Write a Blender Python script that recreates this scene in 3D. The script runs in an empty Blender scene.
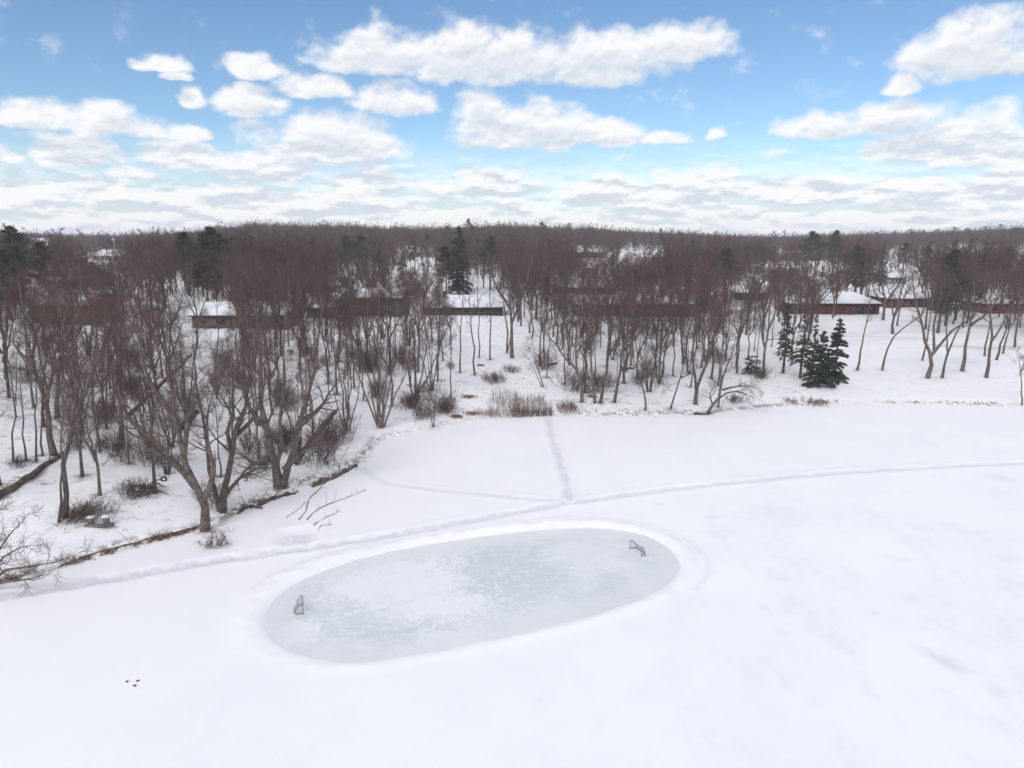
import bpy, math, random
import numpy as np
from mathutils import Vector

R = math.radians
scene = bpy.context.scene
COL = scene.collection

# ------------------------------------------------------------------ camera
CAM_H, FPX, PITCH = 22.0, 692.0, R(12.2)
W, H = 1024, 768
cam_d = bpy.data.cameras.new('camera')
cam_d.sensor_width = 36.0
cam_d.lens = 36.0 * FPX / W
cam_d.clip_start = 0.5
cam_d.clip_end = 9000
cam = bpy.data.objects.new('camera', cam_d)
cam.location = (0, 0, CAM_H)
cam.rotation_euler = (math.pi / 2 - PITCH, 0, 0)
COL.objects.link(cam)
scene.camera = cam


def ray(px, py):
    a, b = (px - 512) / FPX, (384 - py) / FPX
    return np.array([a, math.cos(PITCH) + b * math.sin(PITCH), -math.sin(PITCH) + b * math.cos(PITCH)])


def flat(px, py, z=0.0):
    d = ray(px, py)
    t = (z - CAM_H) / d[2]
    return np.array([d[0] * t, d[1] * t])


def pix_np(P):
    x, y, z = P[:, 0], P[:, 1], P[:, 2] - CAM_H
    f = y * math.cos(PITCH) - z * math.sin(PITCH)
    u = y * math.sin(PITCH) + z * math.cos(PITCH)
    return 512 + FPX * x / f, 384 - FPX * u / f


# ------------------------------------------------------------------ noise for relief
def vnoise(x, y, seed=0):
    xi, yi = np.floor(x).astype(np.int64), np.floor(y).astype(np.int64)
    fx, fy = x - xi, y - yi
    fx, fy = fx * fx * (3 - 2 * fx), fy * fy * (3 - 2 * fy)

    def hsh(a, b):
        n = (a * 374761393 + b * 668265263 + seed * 974634777) & 0x7fffffff
        n = ((n ^ (n >> 13)) * 1274126177) & 0x7fffffff
        return ((n ^ (n >> 16)) & 0xffff) / 65535.0
    return (hsh(xi, yi) * (1 - fx) + hsh(xi + 1, yi) * fx) * (1 - fy) + (hsh(xi, yi + 1) * (1 - fx) + hsh(xi + 1, yi + 1) * fx) * fy - 0.5


def seg_dist(x, y, P):
    best = np.full(x.shape, 1e9)
    for (ax, ay), (bx, by) in zip(P[:-1], P[1:]):
        dx, dy = bx - ax, by - ay
        t = np.clip(((x - ax) * dx + (y - ay) * dy) / max(dx * dx + dy * dy, 1e-9), 0, 1)
        best = np.minimum(best, np.hypot(x - ax - t * dx, y - ay - t * dy))
    return best


def sstep(a, b, v):
    t = np.clip((v - a) / (b - a), 0, 1)
    return t * t * (3 - 2 * t)


def smooth_line(P, n=6, closed=False):
    P = np.array(P, float)
    out = []
    m = len(P)
    for i in range(m if closed else m - 1):
        p0 = P[(i - 1) % m] if closed else P[max(i - 1, 0)]
        p1, p2 = P[i], P[(i + 1) % m]
        p3 = P[(i + 2) % m] if closed else P[min(i + 2, m - 1)]
        for k in range(n):
            t = k / n
            out.append(0.5 * (2 * p1 + (p2 - p0) * t + (2 * p0 - 5 * p1 + 4 * p2 - p3) * t * t + (3 * p1 - p0 - 3 * p2 + p3) * t ** 3))
    out.append(out[0] if closed else P[-1])
    return np.array(out)


SHORE = np.array([flat(*p) for p in [(-160, 640), (-60, 602), (0, 583), (60, 567), (130, 547), (200, 530), (240, 514), (275, 494), (330, 474), (362, 462), (380, 440), (430, 429),
                                     (480, 419), (545, 414), (600, 417), (640, 415), (700, 415), (760, 408), (830, 404), (900, 404), (1024, 406), (1200, 408), (1500, 411)]])
RINK = smooth_line([flat(*p) for p in [(263, 620), (268, 604), (284, 588), (320, 570), (375, 553), (450, 539), (530, 529), (590, 526), (635, 531), (664, 542),
                                       (680, 558), (677, 575), (655, 592), (610, 609), (545, 627), (470, 643), (400, 656), (345, 661), (300, 653), (273, 638)]], 4, True)
PATH = smooth_line([flat(*p) for p in [(-80, 608), (0, 596), (100, 580), (200, 563), (270, 552), (330, 544), (400, 533), (500, 515), (570, 503), (680, 488), (800, 476), (900, 469), (1024, 463), (1200, 458)]], 3)
TRACK1 = smooth_line([flat(*p) for p in [(548, 418), (553, 440), (562, 465), (567, 485), (570, 503)]], 3)
TRACK2 = smooth_line([flat(*p) for p in [(362, 468), (385, 482), (430, 489), (500, 496), (568, 502)]], 3)
PATCH = np.array([flat(*p) for p in [(276, 531), (312, 527), (318, 545), (282, 553)]])
ridge_px = [-400, 0, 130, 200, 260, 400, 500, 560, 650, 750, 830, 900, 1024, 1400]
ridge_h = [1, 1, -1, 3, 11, 9.5, 11.5, 9, 5.5, .5, 3.5, 5, 9.5, 10]


def rink_sd(x, y):
    d = seg_dist(x, y, RINK)
    ins = np.zeros(x.shape, bool)
    for (ax, ay), (bx, by) in zip(RINK[:-1], RINK[1:]):
        c = ((ay > y) != (by > y)) & (x < (bx - ax) * (y - ay) / (by - ay + 1e-12) + ax)
        ins ^= c
    return np.where(ins, -d, d)


def height(x, y, fine=True):
    x, y = np.asarray(x, float), np.asarray(y, float)
    ys = np.interp(x, SHORE[:, 0], SHORE[:, 1])
    d = seg_dist(x, y, SHORE)
    d = np.where(y > ys, d, -d)
    wob = 1.3 * vnoise(x * .35, y * .35, 5) + .6 * vnoise(x * .9, y * .9, 6)
    db = np.maximum(d + wob * sstep(-3, 4, d), 0)
    px = 512 + FPX * x / np.maximum(y, 1)
    A = np.interp(px, [0, 300, 520, 760, 1024], [5.6, 4.6, 3.7, 2.9, 2.9])
    k = np.interp(px, [0, 500, 800, 1024], [34, 32, 40, 42])
    h = A * (1 - np.exp(-db / k)) + .28 * (1 - np.exp(-db / .8))
    h += sstep(0, 12, db) * (.45 * vnoise(x * .12, y * .12, 7) + .22 * vnoise(x * .4, y * .4, 8) + .08 * vnoise(x * 1.3, y * 1.3, 9))
    rr = np.interp(px, ridge_px, ridge_h)
    dist = np.hypot(x, y)
    h += rr * sstep(260, 620, dist) + sstep(300, 600, dist) * (4.5 * vnoise(x * .011, y * .006, 3) + 2.5 * vnoise(x * .03, y * .01, 4))
    h -= 12 * sstep(1500, 3000, dist)
    if fine:
        on = (d < 1)
        calm = np.where(on, 1.0, 0.0)
        h += calm * (.04 * vnoise(x * .16, y * .22, 11) + .012 * vnoise(x * .9, y * 1.1, 12))
        near = (np.abs(x) < 70) & (y < 120)
        xn, yn = x[near], y[near]
        dh = np.zeros(xn.shape)
        s = rink_sd(xn, yn) + .12 * vnoise(xn * 1.1, yn * 1.1, 20)
        gap = np.exp(-(np.hypot(xn - flat(378, 552)[0], yn - flat(378, 552)[1]) / 1.3) ** 2)
        wide = .5 + .6 * sstep(-8, -15, xn)
        dh += np.interp(yn, [34, 40, 46, 50], [.09, .15, .24, .26]) * np.interp(xn, [-8, 4, 10], [1, 1, .6]) * np.exp(-((s - .25 - wide * .7) / (wide * .75)) ** 2) * (s > -.6) * (1 + .7 * vnoise(xn * 1.1, yn * 1.1, 21) + .6 * vnoise(xn * 2.4, yn * 2.4, 27)) * (1 - .8 * gap) * sstep(-.35, .5, s)
        dh = np.where(s < .15, dh * sstep(-.1, .15, s) - .24 * sstep(.15, -.25, s), dh)
        p = seg_dist(xn, yn, PATH) + .14 * vnoise(xn * 1.2, yn * 1.2, 22)
        out = sstep(.3, 1.2, s)
        fadep = np.interp(xn, [-45, -12, 3, 60], [1.35, 1.1, .6, .45])
        bankk = np.interp(xn, [-45, -12, 3], [.25, .35, 1.])
        lump = .8 + 1.7 * vnoise(xn * 2.1, yn * 2.1, 23)
        steps = .75 + 1.1 * vnoise(xn * 2.0, yn * 2.0, 26)
        dh += out * fadep * (-.17 * steps * np.exp(-(p / np.interp(xn, [-30, -8, 5], [.62, .5, .42])) ** 4) + .10 * bankk * np.exp(-((p - .85) / .33) ** 2) * lump)
        for T, am in ((TRACK1, 1.0), (TRACK2, .55)):
            q = seg_dist(xn, yn, T)
            dh += am * (-.12 * np.exp(-(q / .4) ** 2) * (.5 + 1.6 * np.maximum(vnoise(xn * 2.2, yn * 2.2, 24), -.2)) + .06 * np.exp(-((q - .7) / .3) ** 2))
        c = PATCH.mean(0)
        ax = (PATCH[1] - PATCH[0]) / 2
        ay = (PATCH[3] - PATCH[0]) / 2
        la, lb = np.linalg.norm(ax), np.linalg.norm(ay)
        u = ((xn - c[0]) * ax[0] + (yn - c[1]) * ax[1]) / la
        v = ((xn - c[0]) * ay[0] + (yn - c[1]) * ay[1]) / lb
        bx = np.maximum(np.abs(u) - la, np.abs(v) - lb) + .15 * vnoise(xn * 1.5, yn * 1.5, 25)
        dh += -.12 * sstep(.3, -.5, bx) + .05 * np.exp(-((bx - .45) / .45) ** 2) * (1 - sstep(.2, 1.0, v / lb))
        h[near] = h[near] + dh
    return h


def hz(x, y):
    return float(height(np.array([x]), np.array([y]), False)[0])


def ground(px, py):
    d = ray(px, py)
    if d[2] > -0.004:
        d = d.copy(); d[2] = -0.004
    ts = np.concatenate([np.linspace(20, 260, 500), np.linspace(262, 1400, 500)])
    X = d[0] * ts; Y = d[1] * ts; Z = CAM_H + d[2] * ts
    g = height(X, Y, False)
    i = np.argmax(Z <= g) if np.any(Z <= g) else len(ts) - 1
    t = ts[i]
    if i > 0:
        a, b = Z[i - 1] - g[i - 1], Z[i] - g[i]
        t = ts[i - 1] + (ts[i] - ts[i - 1]) * a / max(a - b, 1e-9)
    return np.array([d[0] * t, d[1] * t, hz(d[0] * t, d[1] * t)])


def on_plane(px, py, Y):
    d = ray(px, py)
    t = Y / d[1]
    return np.array([d[0] * t, Y, CAM_H + d[2] * t])


# ------------------------------------------------------------------ materials
def nodes(m):
    m.use_nodes = True
    nt = m.node_tree
    nt.nodes.clear()
    return nt, nt.nodes, nt.links


def mix_rgb(nt, fac, a, b, blend='MIX'):
    n = nt.nodes.new('ShaderNodeMix'); n.data_type = 'RGBA'; n.blend_type = blend
    for s, v in ((n.inputs[0], fac), (n.inputs[6], a), (n.inputs[7], b)):
        if hasattr(v, 'is_output'):
            nt.links.new(v, s)
        else:
            s.default_value = v if not isinstance(v, tuple) else (*v[:3], 1)
    return n.outputs[2]


def mth(nt, op, a, b=None, c=None, clamp=False):
    n = nt.nodes.new('ShaderNodeMath'); n.operation = op; n.use_clamp = clamp
    for s, v in zip(n.inputs, (a, b, c)):
        if v is None: continue
        if hasattr(v, 'is_output'): nt.links.new(v, s)
        else: s.default_value = v
    return n.outputs[0]


def ramp(nt, v, a, b, ca=0.0, cb=1.0):
    n = nt.nodes.new('ShaderNodeMapRange'); n.interpolation_type = 'SMOOTHSTEP'
    nt.links.new(v, n.inputs[0])
    for i, q in ((1, a), (2, b), (3, ca), (4, cb)): n.inputs[i].default_value = q
    return n.outputs[0]


def noise(nt, scale, detail=3, rough=.55, vec=None, dist=0):
    n = nt.nodes.new('ShaderNodeTexNoise')
    n.inputs['Scale'].default_value = scale; n.inputs['Detail'].default_value = detail
    n.inputs['Roughness'].default_value = rough; n.inputs['Distortion'].default_value = dist
    if vec is not None: nt.links.new(vec, n.inputs['Vector'])
    return n.outputs[0]


def simple_mat(name, c1, c2=None, scale=3.0, rough=.85, spec=.2, vary=.0, bump=0.0, tint=None):
    m = bpy.data.materials.new(name)
    nt, N, L = nodes(m)
    out = N.new('ShaderNodeOutputMaterial'); b = N.new('ShaderNodeBsdfPrincipled')
    L.new(b.outputs[0], out.inputs[0])
    b.inputs['Roughness'].default_value = rough
    b.inputs['Specular IOR Level'].default_value = spec
    tc = N.new('ShaderNodeTexCoord')
    c2 = c2 or tuple(.7 * v for v in c1)
    f = noise(nt, scale, 4, .6, tc.outputs['Object'])
    col = mix_rgb(nt, ramp(nt, f, .35, .65), c1, c2)
    if vary:
        oi = N.new('ShaderNodeObjectInfo')
        k = ramp(nt, oi.outputs['Random'], 0, 1, 1 - vary, 1 + vary)
        cc = N.new('ShaderNodeVectorMath'); cc.operation = 'SCALE'
        L.new(col, cc.inputs[0]); L.new(k, cc.inputs['Scale'])
        col = cc.outputs[0]
        if tint:
            wn = N.new('ShaderNodeTexWhiteNoise'); wn.noise_dimensions = '1D'
            L.new(oi.outputs['Random'], wn.inputs['W'])
            col = mix_rgb(nt, mth(nt, 'MULTIPLY', wn.outputs[0], .6), col, tint)
    L.new(col, b.inputs['Base Color'])
    if bump:
        bp = N.new('ShaderNodeBump'); bp.inputs['Strength'].default_value = bump
        bp.inputs['Distance'].default_value = .05
        L.new(f, bp.inputs['Height']); L.new(bp.outputs[0], b.inputs['Normal'])
    return m


def snow_ground_mat():
    m = bpy.data.materials.new('snow_ground')
    nt, N, L = nodes(m)
    out = N.new('ShaderNodeOutputMaterial'); b = N.new('ShaderNodeBsdfPrincipled')
    L.new(b.outputs[0], out.inputs[0])
    b.inputs['Roughness'].default_value = .65
    b.inputs['Specular IOR Level'].default_value = .25
    g = N.new('ShaderNodeNewGeometry')
    P = g.outputs['Position']
    at = N.new('ShaderNodeAttribute'); at.attribute_name = 'bank'
    bank = at.outputs['Fac']
    base = mix_rgb(nt, ramp(nt, noise(nt, .12, 4, .6, P), .38, .68), (.925, .915, .938), (.895, .885, .915))
    # wind-scoured grey patches on the pond
    mp = N.new('ShaderNodeMapping'); mp.inputs['Scale'].default_value = (1, .55, 1)
    mp.inputs['Rotation'].default_value = (0, 0, .6)
    L.new(P, mp.inputs['Vector'])
    sc = ramp(nt, noise(nt, .22, 6, .68, mp.outputs[0], .4), .48, .72)
    at2 = N.new('ShaderNodeAttribute'); at2.attribute_name = 'scour'
    base = mix_rgb(nt, mth(nt, 'MULTIPLY', sc, mth(nt, 'MULTIPLY_ADD', at2.outputs['Fac'], .45, .08)), base, (.72, .74, .79))
    at5 = N.new('ShaderNodeAttribute'); at5.attribute_name = 'trail'
    tn = ramp(nt, noise(nt, 2.2, 4, .65, P), .3, .65, .45, 1)
    base = mix_rgb(nt, mth(nt, 'MULTIPLY', at5.outputs['Fac'], tn), base, (.665, .675, .73))  # packed snow's own grey, plus footprint and berm-edge shading put in the colour
    # exposed leaf litter and dead grass on the bank
    lit = ramp(nt, noise(nt, .9, 6, .75, P), .52, .66)
    lit2 = ramp(nt, noise(nt, .13, 3, .6, P), .36, .58)
    f = mth(nt, 'MULTIPLY', mth(nt, 'MULTIPLY', lit, lit2), bank)
    lc = mix_rgb(nt, noise(nt, 3.0, 3, .6, P), (.10, .07, .055), (.30, .22, .16))
    base = mix_rgb(nt, mth(nt, 'MULTIPLY', f, .62), base, lc)
    at3 = N.new('ShaderNodeAttribute'); at3.attribute_name = 'edge'
    e = mth(nt, 'MULTIPLY', at3.outputs['Fac'], ramp(nt, noise(nt, 1.3, 5, .7, P), .42, .56))
    base = mix_rgb(nt, mth(nt, 'MULTIPLY', e, .85), base, lc)
    mp2 = N.new('ShaderNodeMapping'); mp2.inputs['Scale'].default_value = (.05, .26, 1); mp2.inputs['Rotation'].default_value = (0, 0, .12)
    L.new(P, mp2.inputs['Vector'])
    at4 = N.new('ShaderNodeAttribute'); at4.attribute_name = 'furrow'
    fu = mth(nt, 'MULTIPLY', at4.outputs['Fac'], ramp(nt, noise(nt, .8, 5, .65, mp2.outputs[0], .5), .50, .68))
    base = mix_rgb(nt, mth(nt, 'MULTIPLY', fu, .55), base, (.42, .36, .34))
    L.new(base, b.inputs['Base Color'])
    bp = N.new('ShaderNodeBump'); bp.inputs['Strength'].default_value = .3; bp.inputs['Distance'].default_value = .06
    hh = mth(nt, 'ADD', noise(nt, 1.1, 5, .6, P), mth(nt, 'MULTIPLY', noise(nt, 5, 3, .6, P), .3))
    L.new(hh, bp.inputs['Height']); L.new(bp.outputs[0], b.inputs['Normal'])
    return m


def ice_mat():
    m = bpy.data.materials.new('rink_ice')
    nt, N, L = nodes(m)
    out = N.new('ShaderNodeOutputMaterial'); b = N.new('ShaderNodeBsdfPrincipled')
    L.new(b.outputs[0], out.inputs[0])
    g = N.new('ShaderNodeNewGeometry')
    P = g.outputs['Position']
    big = noise(nt, .13, 4, .6, P, .6)
    mp = N.new('ShaderNodeMapping'); mp.inputs['Scale'].default_value = (1, 3.2, 1); mp.inputs['Rotation'].default_value = (0, 0, .28)
    L.new(P, mp.inputs['Vector'])
    streak = noise(nt, .8, 6, .7, mp.outputs[0], .8)
    c = mix_rgb(nt, ramp(nt, big, .36, .62), (.605, .64, .665), (.75, .765, .785))
    c = mix_rgb(nt, ramp(nt, streak, .48, .72), c, (.80, .815, .86))
    # frosted, snow-dusted centre left
    at = N.new('ShaderNodeAttribute'); at.attribute_name = 'frost'
    fl = ramp(nt, mth(nt, 'ADD', mth(nt, 'MULTIPLY', noise(nt, 1.7, 7, .75, P, 1.0), 1.0), mth(nt, 'MULTIPLY', at.outputs['Fac'], .26)), .55, .68)
    c = mix_rgb(nt, mth(nt, 'MULTIPLY', fl, .85), c, (.86, .86, .89))
    mps = N.new('ShaderNodeMapping'); mps.inputs['Scale'].default_value = (.6, 7, 1); mps.inputs['Rotation'].default_value = (0, 0, .5)
    L.new(P, mps.inputs['Vector'])
    scr = ramp(nt, noise(nt, 1.6, 4, .6, mps.outputs[0], .9), .60, .68)
    c = mix_rgb(nt, mth(nt, 'MULTIPLY', scr, .45), c, (.86, .865, .89))
    mpt = N.new('ShaderNodeMapping'); mpt.inputs['Scale'].default_value = (5, .7, 1); mpt.inputs['Rotation'].default_value = (0, 0, -.5)
    L.new(P, mpt.inputs['Vector'])
    scq = ramp(nt, noise(nt, 1.5, 4, .6, mpt.outputs[0], 1.2), .62, .70)
    c = mix_rgb(nt, mth(nt, 'MULTIPLY', scq, .4), c, (.86, .865, .89))
    # dark cracks and skate marks
    w = N.new('ShaderNodeTexVoronoi'); w.feature = 'DISTANCE_TO_EDGE'; w.inputs['Scale'].default_value = .42
    wv = N.new('ShaderNodeVectorMath'); wv.operation = 'ADD'
    nn = N.new('ShaderNodeTexNoise'); nn.inputs['Scale'].default_value = .9; nn.inputs['Detail'].default_value = 4
    L.new(P, nn.inputs['Vector']); L.new(P, wv.inputs[0]); L.new(nn.outputs[1], wv.inputs[1]); L.new(wv.outputs[0], w.inputs['Vector'])
    cr = ramp(nt, w.outputs[0], .0, .022, 1, 0)
    c = mix_rgb(nt, mth(nt, 'MULTIPLY', cr, .32), c, (.88, .89, .93))
    ee = N.new('ShaderNodeAttribute'); ee.attribute_name = 'rim'
    c = mix_rgb(nt, mth(nt, 'MULTIPLY', mth(nt, 'MULTIPLY', ee.outputs['Fac'], ramp(nt, noise(nt, 1.2, 4, .6, P), .3, .6, .5, 1)), .8), c, (.745, .75, .785))
    L.new(c, b.inputs['Base Color'])
    b.inputs['Roughness'].default_value = .38
    b.inputs['Specular IOR Level'].default_value = .4
    bp = N.new('ShaderNodeBump'); bp.inputs['Strength'].default_value = .25; bp.inputs['Distance'].default_value = .05
    L.new(streak, bp.inputs['Height']); L.new(bp.outputs[0], b.inputs['Normal'])
    return m


M = {
    'snow': snow_ground_mat(), 'ice': ice_mat(),
    'bark': simple_mat('bark', (.200, .158, .142), (.105, .080, .070), 2.5, .9, .1, .22, .4),
    'twig': simple_mat('twig', (.180, .112, .098), (.130, .082, .073), .25, .9, .05, .25, 0, (.150, .118, .106)),
    'far_twig': simple_mat('far_twig', (.165, .102, .090), (.115, .074, .067), .03, .9, .05, .3, 0, (.140, .112, .102)),
    'dead_wood': simple_mat('dead_wood', (.23, .165, .125), (.09, .065, .055), 2.0, .9, .1, .2, .5),
    'needle': simple_mat('needle', (.058, .080, .060), (.095, .106, .074), .8, .8, .15, .25),
    'needle_brown': simple_mat('needle_brown', (.105, .085, .068), (.06, .06, .045), .8, .8, .1, .2),
    'reed': simple_mat('reed', (.30, .19, .13), (.17, .10, .085), .8, .9, .1, .2),
    'tan_leaf': simple_mat('tan_leaf', (.42, .26, .13), (.25, .15, .09), 2.0, .9, .1, .1),
    'roof_snow': simple_mat('roof_snow', (.88, .885, .92), (.82, .83, .88), .3, .7, .2),
    'pipe': simple_mat('goal_pipe', (.28, .24, .25), (.18, .15, .16), 5, .45, .4),
    'net': simple_mat('goal_net', (.60, .60, .63), (.50, .50, .54), 9, .9, .1),
    'glass': simple_mat('window_glass', (.03, .035, .045), (.02, .025, .03), .4, .12, .5),
    'frame': simple_mat('window_frame', (.22, .19, .18), (.16, .14, .13), 1, .6, .3),
    'rubber': simple_mat('rubber', (.02, .02, .022), (.03, .03, .03), 4, .8, .3),
    'grey_wood': simple_mat('grey_wood', (.26, .22, .20), (.15, .12, .11), 3, .9, .1),
    'metal': simple_mat('grey_metal', (.55, .56, .58), (.45, .46, .48), 2, .5, .4),
}
WALLS = {k: simple_mat('wall_' + k, c, tuple(.72 * v for v in c), 2.2, .85, .15, 0, .15) for k, c in {
    'brick': (.17, .075, .065), 'brown': (.125, .090, .078), 'dark_brown': (.085, .065, .058), 'grey_brown': (.17, .135, .12),
    'olive': (.13, .125, .085), 'pink': (.60, .46, .44), 'cream': (.48, .43, .38), 'red': (.25, .09, .075), 'grey': (.32, .31, .31)}.items()}
M['debris'] = simple_mat('debris', (.34, .23, .16), (.14, .095, .075), 1.6, .9, .1)
M['needle_dull'] = simple_mat('needle_dull', (.125, .100, .080), (.085, .075, .058), .8, .8, .1, .2)
M['fascia'] = simple_mat('fascia', (.07, .055, .05), (.05, .04, .038), 1, .7, .2)
M['door'] = simple_mat('door_paint', (.10, .06, .05), (.08, .05, .04), 1, .6, .3)


# ------------------------------------------------------------------ mesh helpers
def mesh_np(name, V, F, mat, smooth=True):
    """V (n,3), F list of (m,k) index arrays"""
    me = bpy.data.meshes.new(name)
    V = np.ascontiguousarray(V, np.float32)
    if not isinstance(F, (list, tuple)): F = [F]
    F = [f for f in F if len(f)]
    loops = np.concatenate([f.ravel() for f in F]).astype(np.int32)
    tot = np.concatenate([np.full(len(f), f.shape[1], np.int32) for f in F])
    start = np.concatenate([[0], np.cumsum(tot)[:-1]]).astype(np.int32)
    me.vertices.add(len(V)); me.vertices.foreach_set('co', V.ravel())
    me.loops.add(len(loops)); me.loops.foreach_set('vertex_index', loops)
    me.polygons.add(len(tot)); me.polygons.foreach_set('loop_start', start)
    me.polygons.foreach_set('loop_total', tot)
    if smooth: me.polygons.foreach_set('use_smooth', np.ones(len(tot), bool))
    me.update(calc_edges=True); me.validate()
    me.materials.append(mat)
    return me


def link(name, me, parent=None, loc=(0, 0, 0), rotz=0.0):
    o = bpy.data.objects.new(name, me)
    o.location = loc; o.rotation_euler = (0, 0, rotz)
    if parent: o.parent = parent
    COL.objects.link(o)
    return o


def tag(o, label, cat, group=None, kind=None):
    o['label'] = label; o['category'] = cat
    if group: o['group'] = group
    if kind: o['kind'] = kind
    return o


def empty(name, loc, rotz=0.0, scale=1.0):
    o = bpy.data.objects.new(name, None)
    o.empty_display_size = .3
    o.location = loc; o.rotation_euler = (0, 0, rotz); o.scale = (scale,) * 3
    COL.objects.link(o)
    return o


class Buf:
    def __init__(s): s.V = []; s.F = {}; s.n = 0

    def add(s, V, *Fs):
        for F in Fs:
            F = np.asarray(F)
            s.F.setdefault(F.shape[1], []).append(F + s.n)
        s.V.append(np.asarray(V, float)); s.n += len(V)

    def box(s, x0, x1, y0, y1, z0, z1):
        V = [(x, y, z) for z in (z0, z1) for (x, y) in ((x0, y0), (x1, y0), (x1, y1), (x0, y1))]
        s.add(V, [(3, 2, 1, 0), (4, 5, 6, 7), (0, 1, 5, 4), (1, 2, 6, 5), (2, 3, 7, 6), (3, 0, 4, 7)])

    def tube(s, P, r, sides=8):
        P = np.array(P, float)[None]
        r = np.broadcast_to(np.array(r, float), P.shape[1])[None]
        V, F = tubes(P, r, sides)
        s.add(V, F)
        n = P.shape[1]
        s.F.setdefault(sides, []).append(np.array([list(range(sides))[::-1]]) + s.n - n * sides)
        s.F.setdefault(sides, []).append(np.array([list(range(sides))]) + s.n - sides)

    def mesh(s, name, mat, smooth=False):
        return mesh_np(name, np.concatenate(s.V), [np.concatenate(f) for f in s.F.values()], mat, smooth)


def norm(v):
    return v / np.maximum(np.linalg.norm(v, axis=-1, keepdims=True), 1e-9)


def tubes(P, Rr, sides):
    """P (N,k,3) paths, Rr (N,k) radii -> verts, quads"""
    N, k, _ = P.shape
    T = np.gradient(P, axis=1) if k > 2 else np.repeat((P[:, 1:] - P[:, :1]), k, axis=1)
    T = norm(T)
    mean = norm(P[:, -1] - P[:, 0])
    ref = np.where(np.abs(mean[:, 2:3]) > .75, np.array([[1., .13, 0]]), np.array([[.1, 0, 1.]]))
    A = norm(np.cross(T, ref[:, None, :])); B = np.cross(T, A)
    a = np.arange(sides) * 2 * math.pi / sides
    ring = A[:, :, None, :] * np.cos(a)[None, None, :, None] + B[:, :, None, :] * np.sin(a)[None, None, :, None]
    V = (P[:, :, None, :] + ring * Rr[:, :, None, None]).reshape(-1, 3)
    b = (np.arange(N) * k * sides)[:, None, None] + (np.arange(k - 1) * sides)[None, :, None]
    i = np.arange(sides)[None, None, :]; j = (i + 1) % sides
    F = np.stack([b + i, b + j, b + j + sides, b + i + sides], -1).reshape(-1, 4)
    return V, F


# ------------------------------------------------------------------ bare trees
def spawn(rng, P, Rr, n, t0, t1, ang, lenf, radf, upbias=.0):
    """children of every branch in P: start, dir, len-scale t, radius"""
    N, k, _ = P.shape
    t = t0 + (t1 - t0) * (np.arange(n)[None, :] + rng.random((N, n))) / n
    f = t * (k - 1); i = np.minimum(f.astype(int), k - 2); w = (f - i)[..., None]
    r = np.arange(N)[:, None]
    S = P[r, i] * (1 - w) + P[r, i + 1] * w
    T = norm(P[r, i + 1] - P[r, i])
    rad = (Rr[r, i] * (1 - w[..., 0]) + Rr[r, i + 1] * w[..., 0]) * radf
    q = rng.normal(size=(N, n, 3)); q[..., 2] += upbias
    perp = norm(q - (q * T).sum(-1, keepdims=True) * T)
    a = R(1) * rng.uniform(ang[0], ang[1], (N, n, 1))
    D = T * np.cos(a) + perp * np.sin(a)
    return S.reshape(-1, 3), D.reshape(-1, 3), t.reshape(-1), rad.reshape(-1)


def grow(rng, S, D, Ln, Rd, k, wig, up, taper=.25):
    P = [S]; d = norm(D)
    for _ in range(k):
        d = d + rng.normal(size=d.shape) * wig
        d[:, 2] += up
        d = norm(d)
        P.append(P[-1] + d * (Ln / k)[:, None])
    P = np.stack(P, 1)
    Rr = Rd[:, None] * np.linspace(1, taper, k + 1)[None]
    return P, Rr


def resample(pts, k):
    pts = smooth_line(pts, 5) if len(pts) > 2 else np.array(pts, float)
    d = np.concatenate([[0], np.cumsum(np.linalg.norm(np.diff(pts, axis=0), axis=1))])
    s = np.linspace(0, d[-1], k)
    return np.stack([np.interp(s, d, pts[:, i]) for i in range(3)], 1)


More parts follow.
